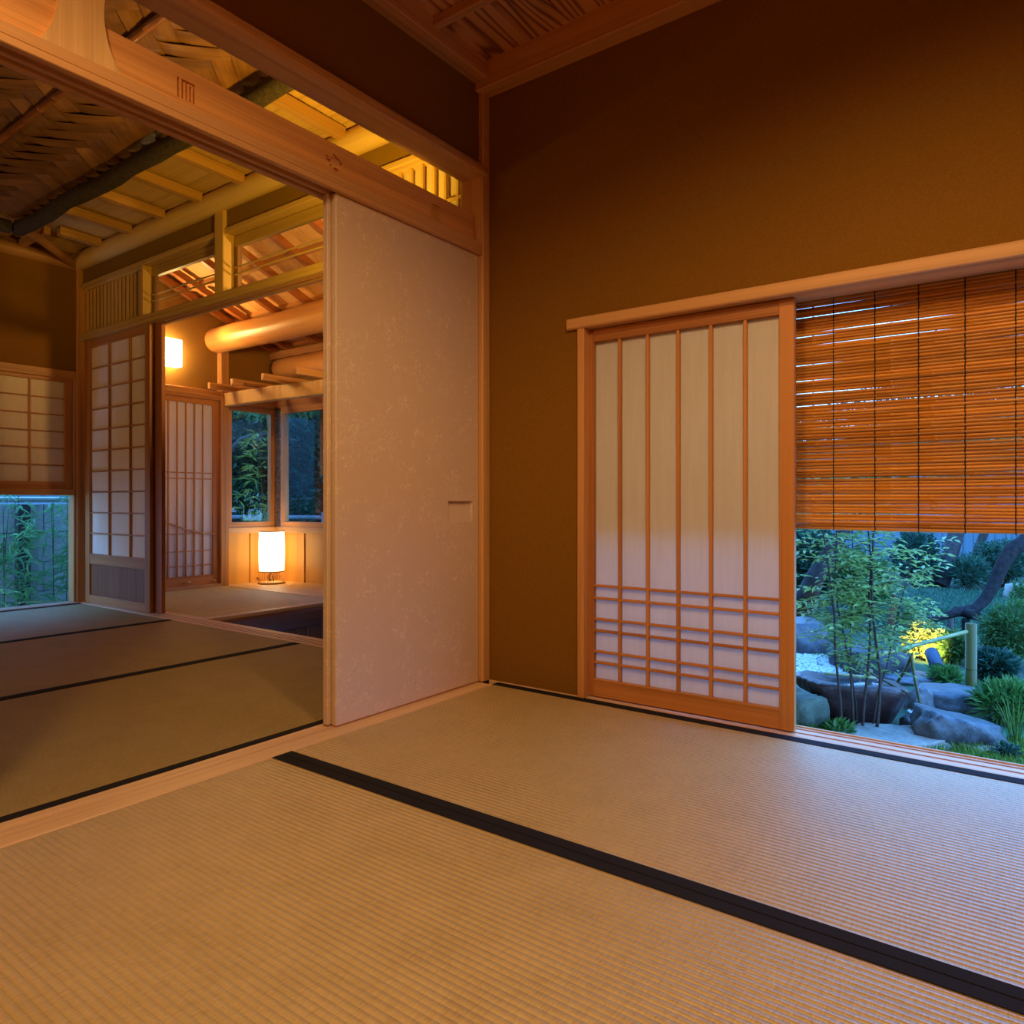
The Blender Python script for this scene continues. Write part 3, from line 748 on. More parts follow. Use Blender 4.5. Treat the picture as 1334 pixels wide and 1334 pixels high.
# entry roof: rafters down the slope, battens, boards
c3 = struct(MB().add([(-4.1, .10, 2.93), (-.12, .10, 2.93), (-.12, 2.6, 1.945), (-4.1, 2.6, 1.945), (-4.1, .10, 2.97), (-.12, .10, 2.97), (-.12, 2.6, 1.985), (-4.1, 2.6, 1.985)],
                     [(0, 1, 2, 3), (4, 5, 6, 7), (0, 1, 5, 4), (1, 2, 6, 5), (2, 3, 7, 6), (3, 0, 4, 7)]).build('ceiling_3', plain('ceiling_back', (.10, .06, .03), .9)))
def rz_(y): return 2.878 - .394 * y
def sloped(nm, x0, x1, y0, y1, lo, hi, mat):
    return MB().add([(x0, y0, rz_(y0) + lo), (x1, y0, rz_(y0) + lo), (x1, y1, rz_(y1) + lo), (x0, y1, rz_(y1) + lo), (x0, y0, rz_(y0) + hi), (x1, y0, rz_(y0) + hi), (x1, y1, rz_(y1) + hi), (x0, y1, rz_(y1) + hi)],
                    [(0, 1, 2, 3), (4, 5, 6, 7), (0, 1, 5, 4), (1, 2, 6, 5), (2, 3, 7, 6), (3, 0, 4, 7)]).build(nm, mat, c3)
RED = wood((.38, .125, .03), 'y')
ro = None
for k in range(10):
    x = -4.02 + .0 if k == 0 else -3.80 + .44 * (k - 1)
    if x > -.3: break
    sloped('rafter', x - .022, x + .022, .16, 2.35, -.012, .046, RED)
for k in range(10):
    y = .30 + k * .225
    if y > 2.2: break
    sloped('batten', -4.05, -.2, y - .017, y + .017, .046, .078, wood((.58, .28, .10), 'x'))
bdm = wood((.80, .46, .17), 'y', .72)
x = -4.05; rng = random.Random(9)
while x < -.25:
    wdt = rng.uniform(.18, .25); sloped('roof_board', x, min(x + wdt - .002, -.2), .16, 2.4, .078 + rng.uniform(0, .003), .086, bdm); x += wdt
# door screen of the entry with a bent twig
trim(-4.05, -3.975, .22, 1.268, 1.66, 1.715, wood((.58, .28, .10), 'y'), .005)
trim(-4.05, -3.99, .22, 1.268, 1.635, 1.662, wood((.50, .22, .08), 'y'), .003)
trim(-4.05, -3.985, .20, 1.268, -.01, .022, wood((.62, .36, .16), 'y', .85), .003)
s4 = shoji('shoji_screen', 'narrow-paned paper screen with a bent twig laid across, beside the lantern alcove', (-4.04, .28, .012), (0, 1, 0), (1, 0, 0), .985, 1.622, .055, .045, .085,
           [.30 + .077 * i for i in range(8)], [.90 + .03, .98, .46, .31, .185], zbase=.012, bar=.011, mat=(.56, .24, .08), barm=(.55, .27, .10), paper_mat=paper((.82, .76, .74), .18))
pts = [(-4.006, .60, .66), (-4.004, .80, .565), (-4.004, .98, .50), (-4.004, 1.10, .475), (-4.006, 1.215, .462)]
MB().tube(pts, [.008, .0075, .007, .0065, .006], 7).build('twig', plain('twig', (.5, .27, .12), .6, 30, .3), s4)
MB().tube([(-4.01, .93, .052), (-3.995, .93, .055), (-3.995, .99, .062), (-4.01, .99, .062)], .006, 6).build('latch', plain('aged_brass', (.55, .40, .20), .3, 0, metallic=1.0), s4)
MB().tube([(-4.012, 1.19, .052), (-3.998, 1.19, .055), (-3.998, 1.22, .055), (-4.012, 1.22, .055)], .005, 6).build('catch', plain('aged_brass', (.55, .40, .20), .3, 0, metallic=1.0), s4)
# corner windows
WF = (.60, .29, .095)
def window(n, ax, a0, a1, base, side, z0=.505, z1=1.632):
    """frame between a0 and a1 along ax, on the plane `base`, frame depth toward `side`"""
    def b(nm, u0, u1, z0_, z1_, d0, d1, m, par=None, bev=.002):
        if ax == 'y': return bx(nm, base + d0 * side, base + d1 * side, u0, u1, z0_, z1_, m, par, bev)
        return bx(nm, u0, u1, base + d0 * side, base + d1 * side, z0_, z1_, m, par, bev)
    w_ = struct(b('window_%d' % n, a0, a1, z0, z0 + .052, 0, .05, wood(WF, ax)))
    b('frame_rail', a0, a1, z1 - .06, z1, 0, .05, wood(WF, ax), w_)
    b('frame_stile', a0, a0 + .06, z0 + .052, z1 - .06, 0, .05, wood(WF, 'z'), w_)
    b('frame_stile', a1 - .06, a1, z0 + .052, z1 - .06, 0, .05, wood(WF, 'z'), w_)
    b('pane', a0 + .06, a1 - .06, z0 + .052, z1 - .06, .02, .024, GLASS, w_, 0)
    return w_
trim(-4.10, -4.035, 1.345, 1.88, 1.632, 1.74, wood((.60, .29, .095), 'y'))
trim(-4.05, -2.70, 1.86, 1.93, 1.632, 1.70, wood((.60, .29, .095), 'x'))
window(1, 'y', 1.345, 1.872, -4.085, 1)
window(2, 'x', -3.945, -2.70, 1.905, -1)
tag(MB().tube([(-4.018, 1.872, .50), (-4.016, 1.87, 1.1), (-4.018, 1.872, 1.64)], [.026, .024, .025], 10).build('bark_post', plain('bark', (.16, .085, .05), .9, 45, .6, .8)), 'slim bark-covered post in the corner between the two entry windows', 'post')
# wainscot under the windows
WC = wood((.68, .37, .08), 'z', .84)
def wains(ax, parent, spans, plane, side):
    for (a0, a1) in spans:
        if ax == 'y': bx('wainscot_panel', plane, plane + .008 * side, a0, a1, .0, .455, WC, parent, .001)
        else: bx('wainscot_panel', a0, a1, plane, plane + .008 * side, .0, .455, WC, parent, .001)
wel = bpy.data.objects['wall_entry_left']; web = bpy.data.objects['wall_entry_back']
wains('y', wel, ((1.345, 1.590), (1.614, 1.88)), -4.05, 1)
bx('wainscot_stile', -4.05, -4.030, 1.590, 1.614, .0, .455, WC, wel)
bx('wainscot_cap', -4.05, -4.018, 1.345, 1.876, .455, .508, wood((.72, .45, .17), 'y', .86), wel, .003)
wains('x', web, ((-4.042, -3.626), (-3.602, -3.0), (-2.976, -2.45)), 1.88, -1)
bx('wainscot_stile', -3.626, -3.602, 1.860, 1.88, 0, .455, WC, web); bx('wainscot_stile', -3.0, -2.976, 1.860, 1.88, 0, .455, WC, web)
bx('wainscot_cap', -4.018, -2.45, 1.848, 1.88, .455, .508, wood((.72, .45, .17), 'x', .86), web, .003)
# small blind outside the right window
b2 = thing('bamboo_blind', 'small rolled-down cane blind outside the right entry window', 'window blind', (-3.3, 2.06, .99))
m = MB()
z = 1.0
while z < 1.60: m.tube([(-3.62, 2.06, z), (-2.75, 2.06, z)], .0042, 5); z += .0098
o = m.build('cane_rods', plain('cane', (.42, .24, .11), .6), b2); o['kind'] = 'stuff'
bx('head_rail', -3.64, -2.72, 1.992, 2.075, 1.60, 1.63, wood((.3, .15, .07), 'x'), b2)
for x in (-3.56, -3.44, -3.32, -3.20): MB().tube([(x, 2.053, .99), (x, 2.053, 1.60)], .002, 4).build('cord', CORD, b2)
# lantern
lan = thing('floor_lantern', 'lit white drum lantern standing on the floor by the window corner', 'lamp', (-3.80, 1.655, 0))
lx, ly = -3.80, 1.655
MB().lathe((lx, ly, 0), [(0, .001), (.118, .001), (.122, .008), (.118, .017), (0, .019)], 36).build('base', wood((.60, .33, .12), 'x'), lan)
SH = emissive('lit_lampshade', (1.0, .70, .36), 3.6)
prof = [(.1085, .118)] + [(.1085 + .006 * math.sin(PI * t / 8), .118 + .355 * t / 8) for t in range(1, 8)] + [(.1085, .473)]
MB().lathe((lx, ly, 0), prof, 40).build('lamp_shade', SH, lan)
for z in (.112, .476): MB().lathe((lx, ly, z), [(.104, -.004), (.111, -.004), (.111, .004), (.104, .004), (.104, -.004)], 40).build('hoop', wood((.35, .18, .07), 'x'), lan)
ro = None
for k in range(26):
    a = 2 * PI * k / 26; p = (lx + .106 * math.cos(a), ly + .106 * math.sin(a))
    o = MB().tube([(p[0], p[1], .015), (p[0], p[1], .112)], .0016, 5).build('bar', wood((.55, .30, .11), 'z'), lan) if k == 0 else rep(ro, (p[0] - rp0[0], p[1] - rp0[1], 0))
    if k == 0: ro = o; rp0 = p
MB().tube([(lx, ly, .018), (lx - .02, ly - .03, .06), (lx, ly, .112)], .006, 6).tube([(lx + .03, ly, .018), (lx + .01, ly - .01, .112)], .006, 6).tube([(lx - .04, ly, .018), (lx - .01, ly - .01, .112)], .006, 6).build('stand', plain('dark_bark', (.1, .06, .035), .9), lan)
MB().tube([(lx - .10, ly - .05, .03), (lx - .135, ly - .06, .05), (lx - .15, ly - .05, .035), (lx - .12, ly - .04, .012), (lx - .10, ly, .01)], .0045, 6).build('cord', plain('brown_cord', (.12, .06, .03), .7), lan)
# wall lamp
sc = thing('wall_lamp', 'bright white box lamp high on the entry wall beside the screen', 'lamp', (-4.05, .80, 1.87))
bx('back_plate', -4.0495, -4.038, .72, .88, 1.90, 2.08, plain('white_metal', (.7, .68, .62), .5), sc)
bx('lamp_shade', -4.038, -3.955, .705, .895, 1.872, 2.098, emissive('lit_lampshade', (1.0, .66, .25), 30), sc, .006)

# ------------------------------------------------------------------ gardens
GZ = -.42
RX, RY, FX, FY = math.cos(HEAD), math.sin(HEAD), -math.sin(HEAD), math.cos(HEAD)
def at(px, py, d):
    """point at distance d along the view axis, read off the photograph"""
    u = (px - 667) / 941; v = (654 - py) / 941
    return Vector((CAM.x + d * (u * RX + FX), CAM.y + d * (u * RY + FY), CAM.z + d * v))
def gp(px, py, z=GZ): return at(px, py, (CAM.z - z) * 941 / (py - 654))
RV = Vector((RX, RY, 0)); FV = Vector((FX, FY, 0)); UZ = Vector((0, 0, 1))
def ground_mat():
    m, t, b, o = newmat('mossy_ground')
    n = noisen(t, coords(t, (1.1,) * 3).outputs[0], 1, 6, .65)
    n2 = noisen(t, coords(t, (55,) * 3).outputs[0], 1, 4, .7)
    ad = t.nodes.new('ShaderNodeMath'); ad.operation = 'MULTIPLY_ADD'; ad.inputs[1].default_value = .4
    t.links.new(n2.outputs[0], ad.inputs[0]); t.links.new(n.outputs[0], ad.inputs[2])
    r = ramp(t, ad.outputs[0], [(.5, (.05, .036, .025)), (.64, (.04, .075, .04)), (.85, (.05, .15, .07))])
    t.links.new(r.outputs[0], b.inputs['Base Color']); b.inputs['Roughness'].default_value = .95
    bump(t, b, n2.outputs[0], .8, .02)
    return m
mb = MB().box(-4.30, 14, .40, 24, GZ - .1, GZ).box(-14, -4.30, -6, 24, GZ - .1, GZ)
struct(mb.build('ground', ground_mat()))
# --- stones
def rock(label, px, base, wpx, depth, h, seed, mat, flat=0.0, tilt=0.0, name='garden_stone', rough=.22, sub=4):
    c = gp(px, base); d = (c - CAM).dot(FV); W = wpx * d / 941
    c = c + FV * depth * .45
    bm = bmesh.new(); bmesh.ops.create_icosphere(bm, subdivisions=sub, radius=1)
    off = Vector((seed * 13.7, seed * 5.1, seed * 2.3))
    for v in bm.verts:
        p = v.co.copy(); q = p.normalized()
        k = 1 + rough * noise.noise(q * 1.3 + off) + rough * .5 * noise.noise(q * 3.1 + off) + .16 * rough / .22 * (.28 - abs(noise.noise(q * 2.6 + off * 2))) + .05 * noise.noise(q * 8 + off) + .02 * noise.noise(q * 19 + off)
        # squarish shoulders
        m_ = max(abs(q.x), abs(q.y), abs(q.z)); k *= (1 / m_) ** .45
        p = q * k
        if flat: p.z = min(p.z, flat + .08 * (p.z - flat))
        lx_, ly_, lz_ = p.x * W / 2 * .93, p.y * depth / 2, p.z * h
        lz_ += tilt * lx_
        ww = RV * lx_ + FV * ly_
        v.co = (c.x + ww.x, c.y + ww.y, max(GZ - .03, GZ + lz_))
    o = MB().bm(bm, True).build(name, mat, None, True, (c.x, c.y, GZ))
    return tag(o, label, 'stone')
BLU = stone((.08, .08, .09), 9, .7, rough=.4); DRK = stone((.045, .042, .048), 10, .7, rough=.5); PAL = stone((.33, .30, .25), 8, .5); MOS = stone((.12, .15, .11), 12, .6)
REDS = stone((.055, .020, .018), 11, .7, rough=.36)
rock('dark boulder at the garden window left edge, behind the white gravel', 1044, 853, 96, .46, .285, 1, BLU, .8, name='boulder')
rock('mossy pale stone at the lower left corner of the garden window', 1055, 956, 64, .26, .19, 2, MOS)
rock('dark jagged stone just behind the stone water basin', 1152, 884, 84, .32, .19, 3, DRK, .85)
rock('bluish stone half hidden by the slender tree, left of the bamboo spout tip', 1117, 873, 54, .26, .17, 4, BLU)
rock('flat bluish stone under the garden spotlight', 1203, 893, 84, .28, .055, 5, BLU, .8)
rock('lumpy blue-gray stone at the foot of the bamboo post', 1258, 929, 92, .30, .12, 6, BLU, .85)
rock('largest dark wet rock, right of the flat step stone', 1268, 979, 108, .26, .165, 7, stone((.07, .078, .09), 9, .7, rough=.38), .8, -.22, name='boulder', rough=.3)
rock('broad flat pale step stone just outside the window sill', 1182, 982, 172, .34, .065, 8, PAL, .75)
rock('small flat pale stone below the largest dark rock', 1284, 985, 42, .10, .04, 9, PAL, .7)
rock('small round gray stone between the basin and the largest rock', 1200, 957, 40, .12, .075, 10, BLU)
rock('low pale stone sunk in the grass by the sill', 1262, 996, 46, .10, .02, 11, PAL, .7)
rock('gray upright stone right of the basin, behind the forked prop', 1207, 930, 34, .14, .125, 12, stone((.16, .14, .14), 12))
rock('pale distant stone under the dark round shrub', 1172, 759, 42, .40, .16, 13, PAL, .8)
rock('pale stone block at the far right edge of the window view', 1337, 782, 26, .3, .22, 14, PAL, .8)
# --- stone basin
bc = gp(1127, 949) + FV * .16
def basin():
    t = thing('stone_basin', 'dark reddish rough stone water basin under the bamboo spout', 'water basin', (bc.x, bc.y, GZ))
    N = 72; W2, D2 = .272, .165
    out = []
    for k in range(N):
        a = 2 * PI * k / N; c_, s_ = math.cos(a), math.sin(a)
        r = 1 / (abs(c_) ** 3.2 + abs(s_) ** 3.2) ** (1 / 3.2)
        r *= 1 + .07 * noise.noise(Vector((c_ * 1.7, s_ * 1.7, 4.2))) + .03 * noise.noise(Vector((c_ * 5, s_ * 5, 1.2)))
        out.append((r * c_, r * s_))
    rings = [(.66, -.02), (.77, .03), (.88, .09), (.96, .15), (1.0, .185), (.985, .203), (.90, .213), (.72, .210), (.60, .203), (.55, .185), (.50, .15), (.2, .14)]
    vs = []; fs = []
    for ri, (sc_, z) in enumerate(rings):
        for k, (a, b_) in enumerate(out):
            lx_, ly_ = a * W2 * sc_, b_ * D2 * sc_
            if ri >= 8: lx_ = a / max(.7, math.hypot(a, b_)) * W2 * sc_; ly_ = b_ / max(.7, math.hypot(a, b_)) * D2 * sc_
            n_ = noise.noise(Vector((lx_ * 9, ly_ * 9, z * 9))) * .016 + noise.noise(Vector((lx_ * 30, ly_ * 30, z * 30))) * .007
            lx_ += a * n_; ly_ += b_ * n_
            zz_ = z + (noise.noise(Vector((lx_ * 7, ly_ * 7, 3))) * .012 if ri > 2 else 0) - .02 * (lx_ / W2) 
            p = bc + RV * lx_ + FV * ly_; vs.append((p.x, p.y, GZ + zz_))
    n = len(rings)
    for i in range(n - 1):
        for k in range(N):
            k2 = (k + 1) % N; fs.append((i * N + k, i * N + k2, (i + 1) * N + k2, (i + 1) * N + k))
    fs.append(tuple((n - 1) * N + k for k in range(N)))
    MB().add(vs, fs, True).build('body', REDS, t)
    m = MB(); ring = []
    for k in range(48):
        a = 2 * PI * k / 48; p = bc + RV * (math.cos(a) * W2 * .585) + FV * (math.sin(a) * D2 * .585); ring.append((p.x, p.y, GZ + .186))
    m.add(ring, [tuple(range(48))]).build('water', water_mat(), t)
basin()
# --- bamboo spout
BG = wood((.105, .085, .015), 'z', .8, .4, 20)
sp_ = gp(1265, 905)
t = thing('bamboo_spout', 'thick green bamboo post with a slanting pipe pouring into the basin', 'water spout', (sp_.x, sp_.y, GZ))
zt = at(1265, 812, (sp_ - CAM).dot(FV)).z
MB().tube([(sp_.x, sp_.y, GZ), (sp_.x, sp_.y, -.27), (sp_.x, sp_.y, -.268), (sp_.x, sp_.y, -.262), (sp_.x, sp_.y, -.26), (sp_.x, sp_.y, zt - .003), (sp_.x, sp_.y, zt)], [.031, .031, .029, .033, .031, .031, .027], 20).build('post', BG, t)
pa = at(1259, 823, (sp_ - CAM).dot(FV) - .02); pb = at(1127, 858, 3.93)
MB().tube([pa, pa.lerp(pb, .3), pa.lerp(pb, .305), pa.lerp(pb, .31), pa.lerp(pb, .7), pa.lerp(pb, .705), pa.lerp(pb, .71), pb], [.0115, .0115, .0135, .0115, .011, .013, .011, .0105], 12).build('pipe', wood((.27, .26, .09), 'x', .8, .4, 20), t)
q = pb + Vector((0, 0, -.004)); e = at(1120, 882, 3.86)
MB().tube([q, q.lerp(e, .25) + Vector((0, 0, .012)), q.lerp(e, .6) + Vector((0, 0, .012)), e - Vector((0, 0, .03))], [.004, .0045, .004, .004], 8).build('water_stream', GLASS, t)
# forked prop
t = thing('forked_prop', 'forked green stick propping the bamboo spout pipe', 'stick', gp(1200, 936))
c_ = at(1187, 858, 4.02)
MB().tube([c_ + Vector((0, 0, .012)), at(1192, 885, 3.97), gp(1203, 938)], [.008, .008, .0075], 8).build('long_leg', BG, t)
MB().tube([c_ + Vector((0, 0, .010)), at(1180, 872, 4.06), at(1169, 889, 4.10), at(1160, 912, 4.14)], [.008, .008, .008, .007], 8).build('short_leg', BG, t)
# dipper lying on the basin
t = thing('bamboo_dipper', 'thin bamboo dipper laid across the rim of the stone basin', 'dipper', at(1125, 884, 3.85))
MB().tube([at(1133, 876, 3.97), at(1158, 890, 3.82), at(1184, 904, 3.69)], [.006, .0055, .005], 8).build('handle', BG, t)
MB().tube([at(1073, 877, 3.95), at(1105, 880, 3.93), at(1141, 884, 3.90)], [.0085, .009, .0085], 8).build('rest_bar', wood((.45, .42, .2), 'x', .8, .4, 20), t)
MB().tube([at(1132, 872, 3.98), at(1131, 884, 3.98)], [.019, .018], 14).build('cup', wood((.42, .38, .18), 'z', .8, .4, 20), t)
# spotlight
ls = gp(1217, 879); t = thing('garden_spotlight', 'small dark cylindrical spotlight on a spike aimed at the glowing bush', 'garden lamp', ls)
a_ = at(1221, 869, 4.86); b_ = at(1213, 849, 4.98)
MB().tube([a_, a_.lerp(b_, .1), a_.lerp(b_, .95), b_], [.036, .043, .043, .040], 24, False).add([], []).build('housing', plain('painted_metal', (.06, .075, .11), .4, 0, metallic=.3), t)
dv = (b_ - a_).normalized()
MB().tube([a_, a_ + dv * .012], [.036, .036], 20).build('back_cap', plain('painted_metal', (.06, .075, .11), .4, 0, metallic=.3), t)
MB().tube([b_ - dv * .02, b_ - dv * .016], [.036, .036], 20).build('lens', emissive('lit_lens', (1, .8, .35), 6), t)
MB().tube([a_.lerp(b_, .4), Vector((ls.x, ls.y, GZ + .03)), Vector((ls.x, ls.y, GZ - .04))], [.008, .008, .004], 8).build('spike', plain('painted_metal', (.06, .075, .11), .4, 0, metallic=.3), t)
tgt = at(1203, 836, 5.3)
lo = light('garden_spot_beam', 'SPOT', b_ + dv * .03, 62, color=(1, .70, .24), spot_size=math.radians(78), spot_blend=.6, shadow_soft_size=.03)
lo.rotation_euler = (tgt - lo.location).to_track_quat('-Z', 'Y').to_euler()
# --- gravel
rng = random.Random(11)
def inpoly(p, poly):
    ins = False; n = len(poly)
    for i in range(n):
        (x1, y1), (x2, y2) = poly[i], poly[(i + 1) % n]
        if (y1 > p[1]) != (y2 > p[1]) and p[0] < (x2 - x1) * (p[1] - y1) / (y2 - y1) + x1: ins = not ins
    return ins
def scatter(polypx, n):
    poly = [tuple(gp(*p)[:2]) for p in polypx]; xs = [p[0] for p in poly]; ys = [p[1] for p in poly]; out = []
    while len(out) < n:
        p = (rng.uniform(min(xs), max(xs)), rng.uniform(min(ys), max(ys)))
        if inpoly(p, poly): out.append(p)
    return out
octv = [(1, 0, 0), (-1, 0, 0), (0, 1, 0), (0, -1, 0), (0, 0, 1), (0, 0, -1)]
octf = [(0, 2, 4), (2, 1, 4), (1, 3, 4), (3, 0, 4), (2, 0, 5), (1, 2, 5), (3, 1, 5), (0, 3, 5)]
m = MB()
for p in scatter([(1005, 852), (1088, 856), (1112, 884), (1098, 905), (1060, 935), (1020, 945), (1000, 900)], 3600) + scatter([(1185, 922), (1225, 930), (1228, 952), (1185, 955)], 260):
    r = rng.uniform(.009, .017); a = rng.random() * 6.3; ca, sa = math.cos(a), math.sin(a); fl = rng.uniform(.5, .8)
    m.add([(p[0] + (x * ca - y * sa) * r * (1.3 if abs(x) else 1), p[1] + (x * sa + y * ca) * r, GZ + .006 + rng.random() * .008 + z * r * fl) for x, y, z in octv], octf, True)
o = m.build('gravel', plain('white_gravel', (.62, .60, .58), .8, 40, .3), None, False); o['kind'] = 'stuff'; o['label'] = 'white gravel between the boulder and the stone basin'; o['category'] = 'gravel'
# --- grass
def grass(label, polypx, n, h0, h1, mat, wdt=.004, name='grass'):
    m = MB()
    for p in scatter(polypx, n):
        h = rng.uniform(h0, h1); a = rng.random() * 6.3; l = rng.uniform(.1, .5) * h
        dx, dy = math.cos(a) * wdt, math.sin(a) * wdt; ex, ey = math.cos(a + 1.6) * l, math.sin(a + 1.6) * l
        m.add([(p[0] - dx, p[1] - dy, GZ), (p[0] + dx, p[1] + dy, GZ), (p[0] + dx * .6 + ex * .4, p[1] + dy * .6 + ey * .4, GZ + h * .6), (p[0] + ex, p[1] + ey, GZ + h)], [(0, 1, 2), (0, 2, 3)])
    o = m.build(name, mat, None, False); o['kind'] = 'stuff'; o['label'] = label; o['category'] = 'grass'
    return o
GR = leaf((.15, .30, .05)); GR2 = leaf((.05, .17, .105))
grass('bright short grass between the step stone and the window sill', [(1195, 982), (1240, 975), (1350, 968), (1420, 1040), (1200, 1040)], 7000, .02, .055, GR)
grass('short grass under the mossy stone at the window left edge', [(990, 948), (1100, 950), (1118, 985), (1000, 985)], 2500, .03, .07, GR)
grass('far lawn beyond the pine prop', [(1120, 768), (1400, 768), (1420, 830), (1150, 825)], 14000, .02, .045, GR2, .007)
# --- foliage
def cloud(m, c, rx, rz, n, L, W, rng, up=.25, flat=1.0, lo=-1):
    for _ in range(n):
        while True:
            v = Vector((rng.uniform(-1, 1), rng.uniform(-1, 1), rng.uniform(lo, 1)))
            if .25 < v.length < 1: break
        k = .75 + .35 * noise.noise(v.normalized() * 2.2 + Vector(c) * 3)
        p = Vector((c[0] + v.x * rx * k, c[1] + v.y * rx * k * flat, c[2] + v.z * rz * k))
        d = (v.normalized() * .8 + Vector((rng.gauss(0, .6), rng.gauss(0, .6), rng.gauss(0, .35) + up)))
        m.leafq(p, d, Vector((rng.gauss(0, .5), rng.gauss(0, .5), 1)), L * rng.uniform(.7, 1.2), W * rng.uniform(.8, 1.2))
def shrub(name, label, c, rx, rz, n, L, W, mat, seed, up=.25, cat='shrub', group=None, lo=-1.0, stems=4):
    rng = random.Random(seed); c = Vector(c)
    t = thing(name, label, cat, (c.x, c.y, GZ), group)
    m = MB(); cloud(m, c, rx, rz, n, L, W, rng, up, lo=lo)
    f = m.build('foliage', mat, t, False); f['kind'] = 'stuff'
    m = MB()
    for k in range(stems):
        a = 2 * PI * k / stems + rng.random()
        m.tube([(c.x + .05 * rx * math.cos(a), c.y + .05 * rx * math.sin(a), GZ - .01), (c.x + .3 * rx * math.cos(a), c.y + .3 * rx * math.sin(a), c.z - .2 * rz), (c.x + .55 * rx * math.cos(a), c.y + .55 * rx * math.sin(a), c.z + .35 * rz)], [.05 * rx + .004, .035 * rx + .003, .003], 6)
    m.build('stem', plain('bark_brown', (.09, .06, .045), .9), t)
    return t
def pshrub(label, px, base, wpx, hpx, n, L, W, mat, seed, name='shrub', **kw):
    g_ = gp(px, base); d = (g_ - CAM).dot(FV); r = wpx * d / 941 / 2; h = hpx * d / 941
    return shrub(name, label, (g_.x, g_.y, GZ + h * .52), r, h * .55, n, L, W, mat, seed, **kw)
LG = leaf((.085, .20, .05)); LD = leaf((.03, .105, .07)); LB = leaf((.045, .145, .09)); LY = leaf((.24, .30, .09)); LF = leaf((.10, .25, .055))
pshrub('dark glossy round shrub behind the slender tree', 1192, 764, 78, 78, 2600, .075, .035, LD, 21)
pshrub('arching fern-like plant beside the leaning trunk', 1262, 768, 50, 42, 700, .13, .025, LB, 22, up=.6)
pshrub('wide blue-green shrub under the back fence', 1306, 764, 96, 62, 3000, .07, .03, LB, 23)
pshrub('feathery green shrub right of the bamboo post', 1316, 868, 84, 86, 4000, .045, .014, LG, 24)
pshrub('low dark-leaved shrub at the foot of the feathery one', 1296, 890, 62, 44, 1500, .05, .024, LD, 25)
pshrub('bright ferns at the lower right edge of the view', 1312, 940, 86, 48, 1100, .07, .017, LF, 26, name='fern', cat='fern', up=.5)
pshrub('green shrub between the spotlight and the bamboo post', 1240, 864, 52, 42, 1500, .05, .022, LG, 27)
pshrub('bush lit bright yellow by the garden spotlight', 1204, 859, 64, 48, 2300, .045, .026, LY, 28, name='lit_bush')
pshrub('small ferns by the foot of the bamboo post', 1232, 892, 46, 20, 420, .06, .018, LF, 29, name='fern', cat='fern', up=.5)
pshrub('tall leafy shrub behind the slender tree, left of the rust-colored stake', 1120, 800, 96, 84, 2600, .07, .03, LG, 30)
pshrub('big-leaved shrub at the left edge of the garden view', 1056, 790, 80, 112, 2200, .10, .045, LB, 31)
pshrub('low ground cover at the left foot of the basin', 1092, 962, 44, 18, 160, .05, .022, LF, 32, name='ground_cover', cat='plant', stems=2)
pshrub('small leafy sprig left of the basin', 1064, 915, 34, 26, 60, .055, .026, LB, 33, name='ground_cover', cat='plant', stems=2)
pshrub('dark shrub under the largest rock, right of the small flat stone', 1312, 990, 34, 20, 260, .03, .014, LD, 34, stems=2)
pshrub('shrub far back behind the pine branch', 1345, 800, 60, 46, 1500, .05, .02, LG, 35)
# grass tuft (iris blades)
g_ = gp(1322, 972); t = thing('iris_clump', 'clump of tall upright grass blades at the right edge', 'plant', g_)
rng = random.Random(6)
for k in range(26):
    a = rng.random() * 6.3; r = rng.random() * .03; h = rng.uniform(.16, .25); l = rng.uniform(.02, .10)
    p = Vector((g_.x + r * math.cos(a), g_.y + r * math.sin(a), GZ)); o_ = Vector((math.cos(a), math.sin(a), 0)); s_ = Vector((-math.sin(a), math.cos(a), 0)) * .004
    m = MB(); vs = []
    for i in range(5):
        u = i / 4; c_ = p + o_ * l * u * u + UZ * h * u; wv = 1 - u ** 2 * .95
        vs += [c_ - s_ * wv, c_ + o_ * .0015, c_ + s_ * wv, c_ - o_ * .0015]
    fs = []
    for i in range(4):
        for j in range(4): fs.append((i * 4 + j, i * 4 + (j + 1) % 4, i * 4 + 4 + (j + 1) % 4, i * 4 + 4 + j))
    m.add(vs, fs, True).build('blade', GR, t)
# slender multi-stem tree outside the window
D0 = 3.57
BK = plain('wet_bark', (.075, .042, .035), .6, 50, .4, .4)
rt = gp(1118, 963)
tree = thing('slender_tree', 'slender multi-stemmed young tree with thin brown stems just outside the window', 'tree', rt)
stems = [([(1098, 962), (1094, 905), (1088, 850), (1087, 800), (1080, 745), (1072, 690), (1066, 620)], .0075, 0),
         ([(1112, 965), (1111, 925), (1108, 872), (1100, 830), (1091, 790), (1088, 750), (1090, 690)], .0075, .03),
         ([(1117, 965), (1115, 915), (1108, 870), (1108, 820), (1112, 760), (1110, 690)], .0055, .06),
         ([(1123, 966), (1126, 915), (1130, 880), (1134, 830), (1132, 780), (1135, 735), (1131, 690), (1128, 600)], .0075, .02),
         ([(1141, 968), (1145, 925), (1147, 880), (1141, 835), (1136, 790), (1136, 740), (1138, 690), (1142, 610)], .0085, 0),
         ([(1135, 967), (1139, 935), (1143, 905), (1155, 870), (1163, 830), (1172, 790), (1182, 755), (1188, 715)], .0055, .05)]
fol = MB(); rng = random.Random(42); twg = MB()
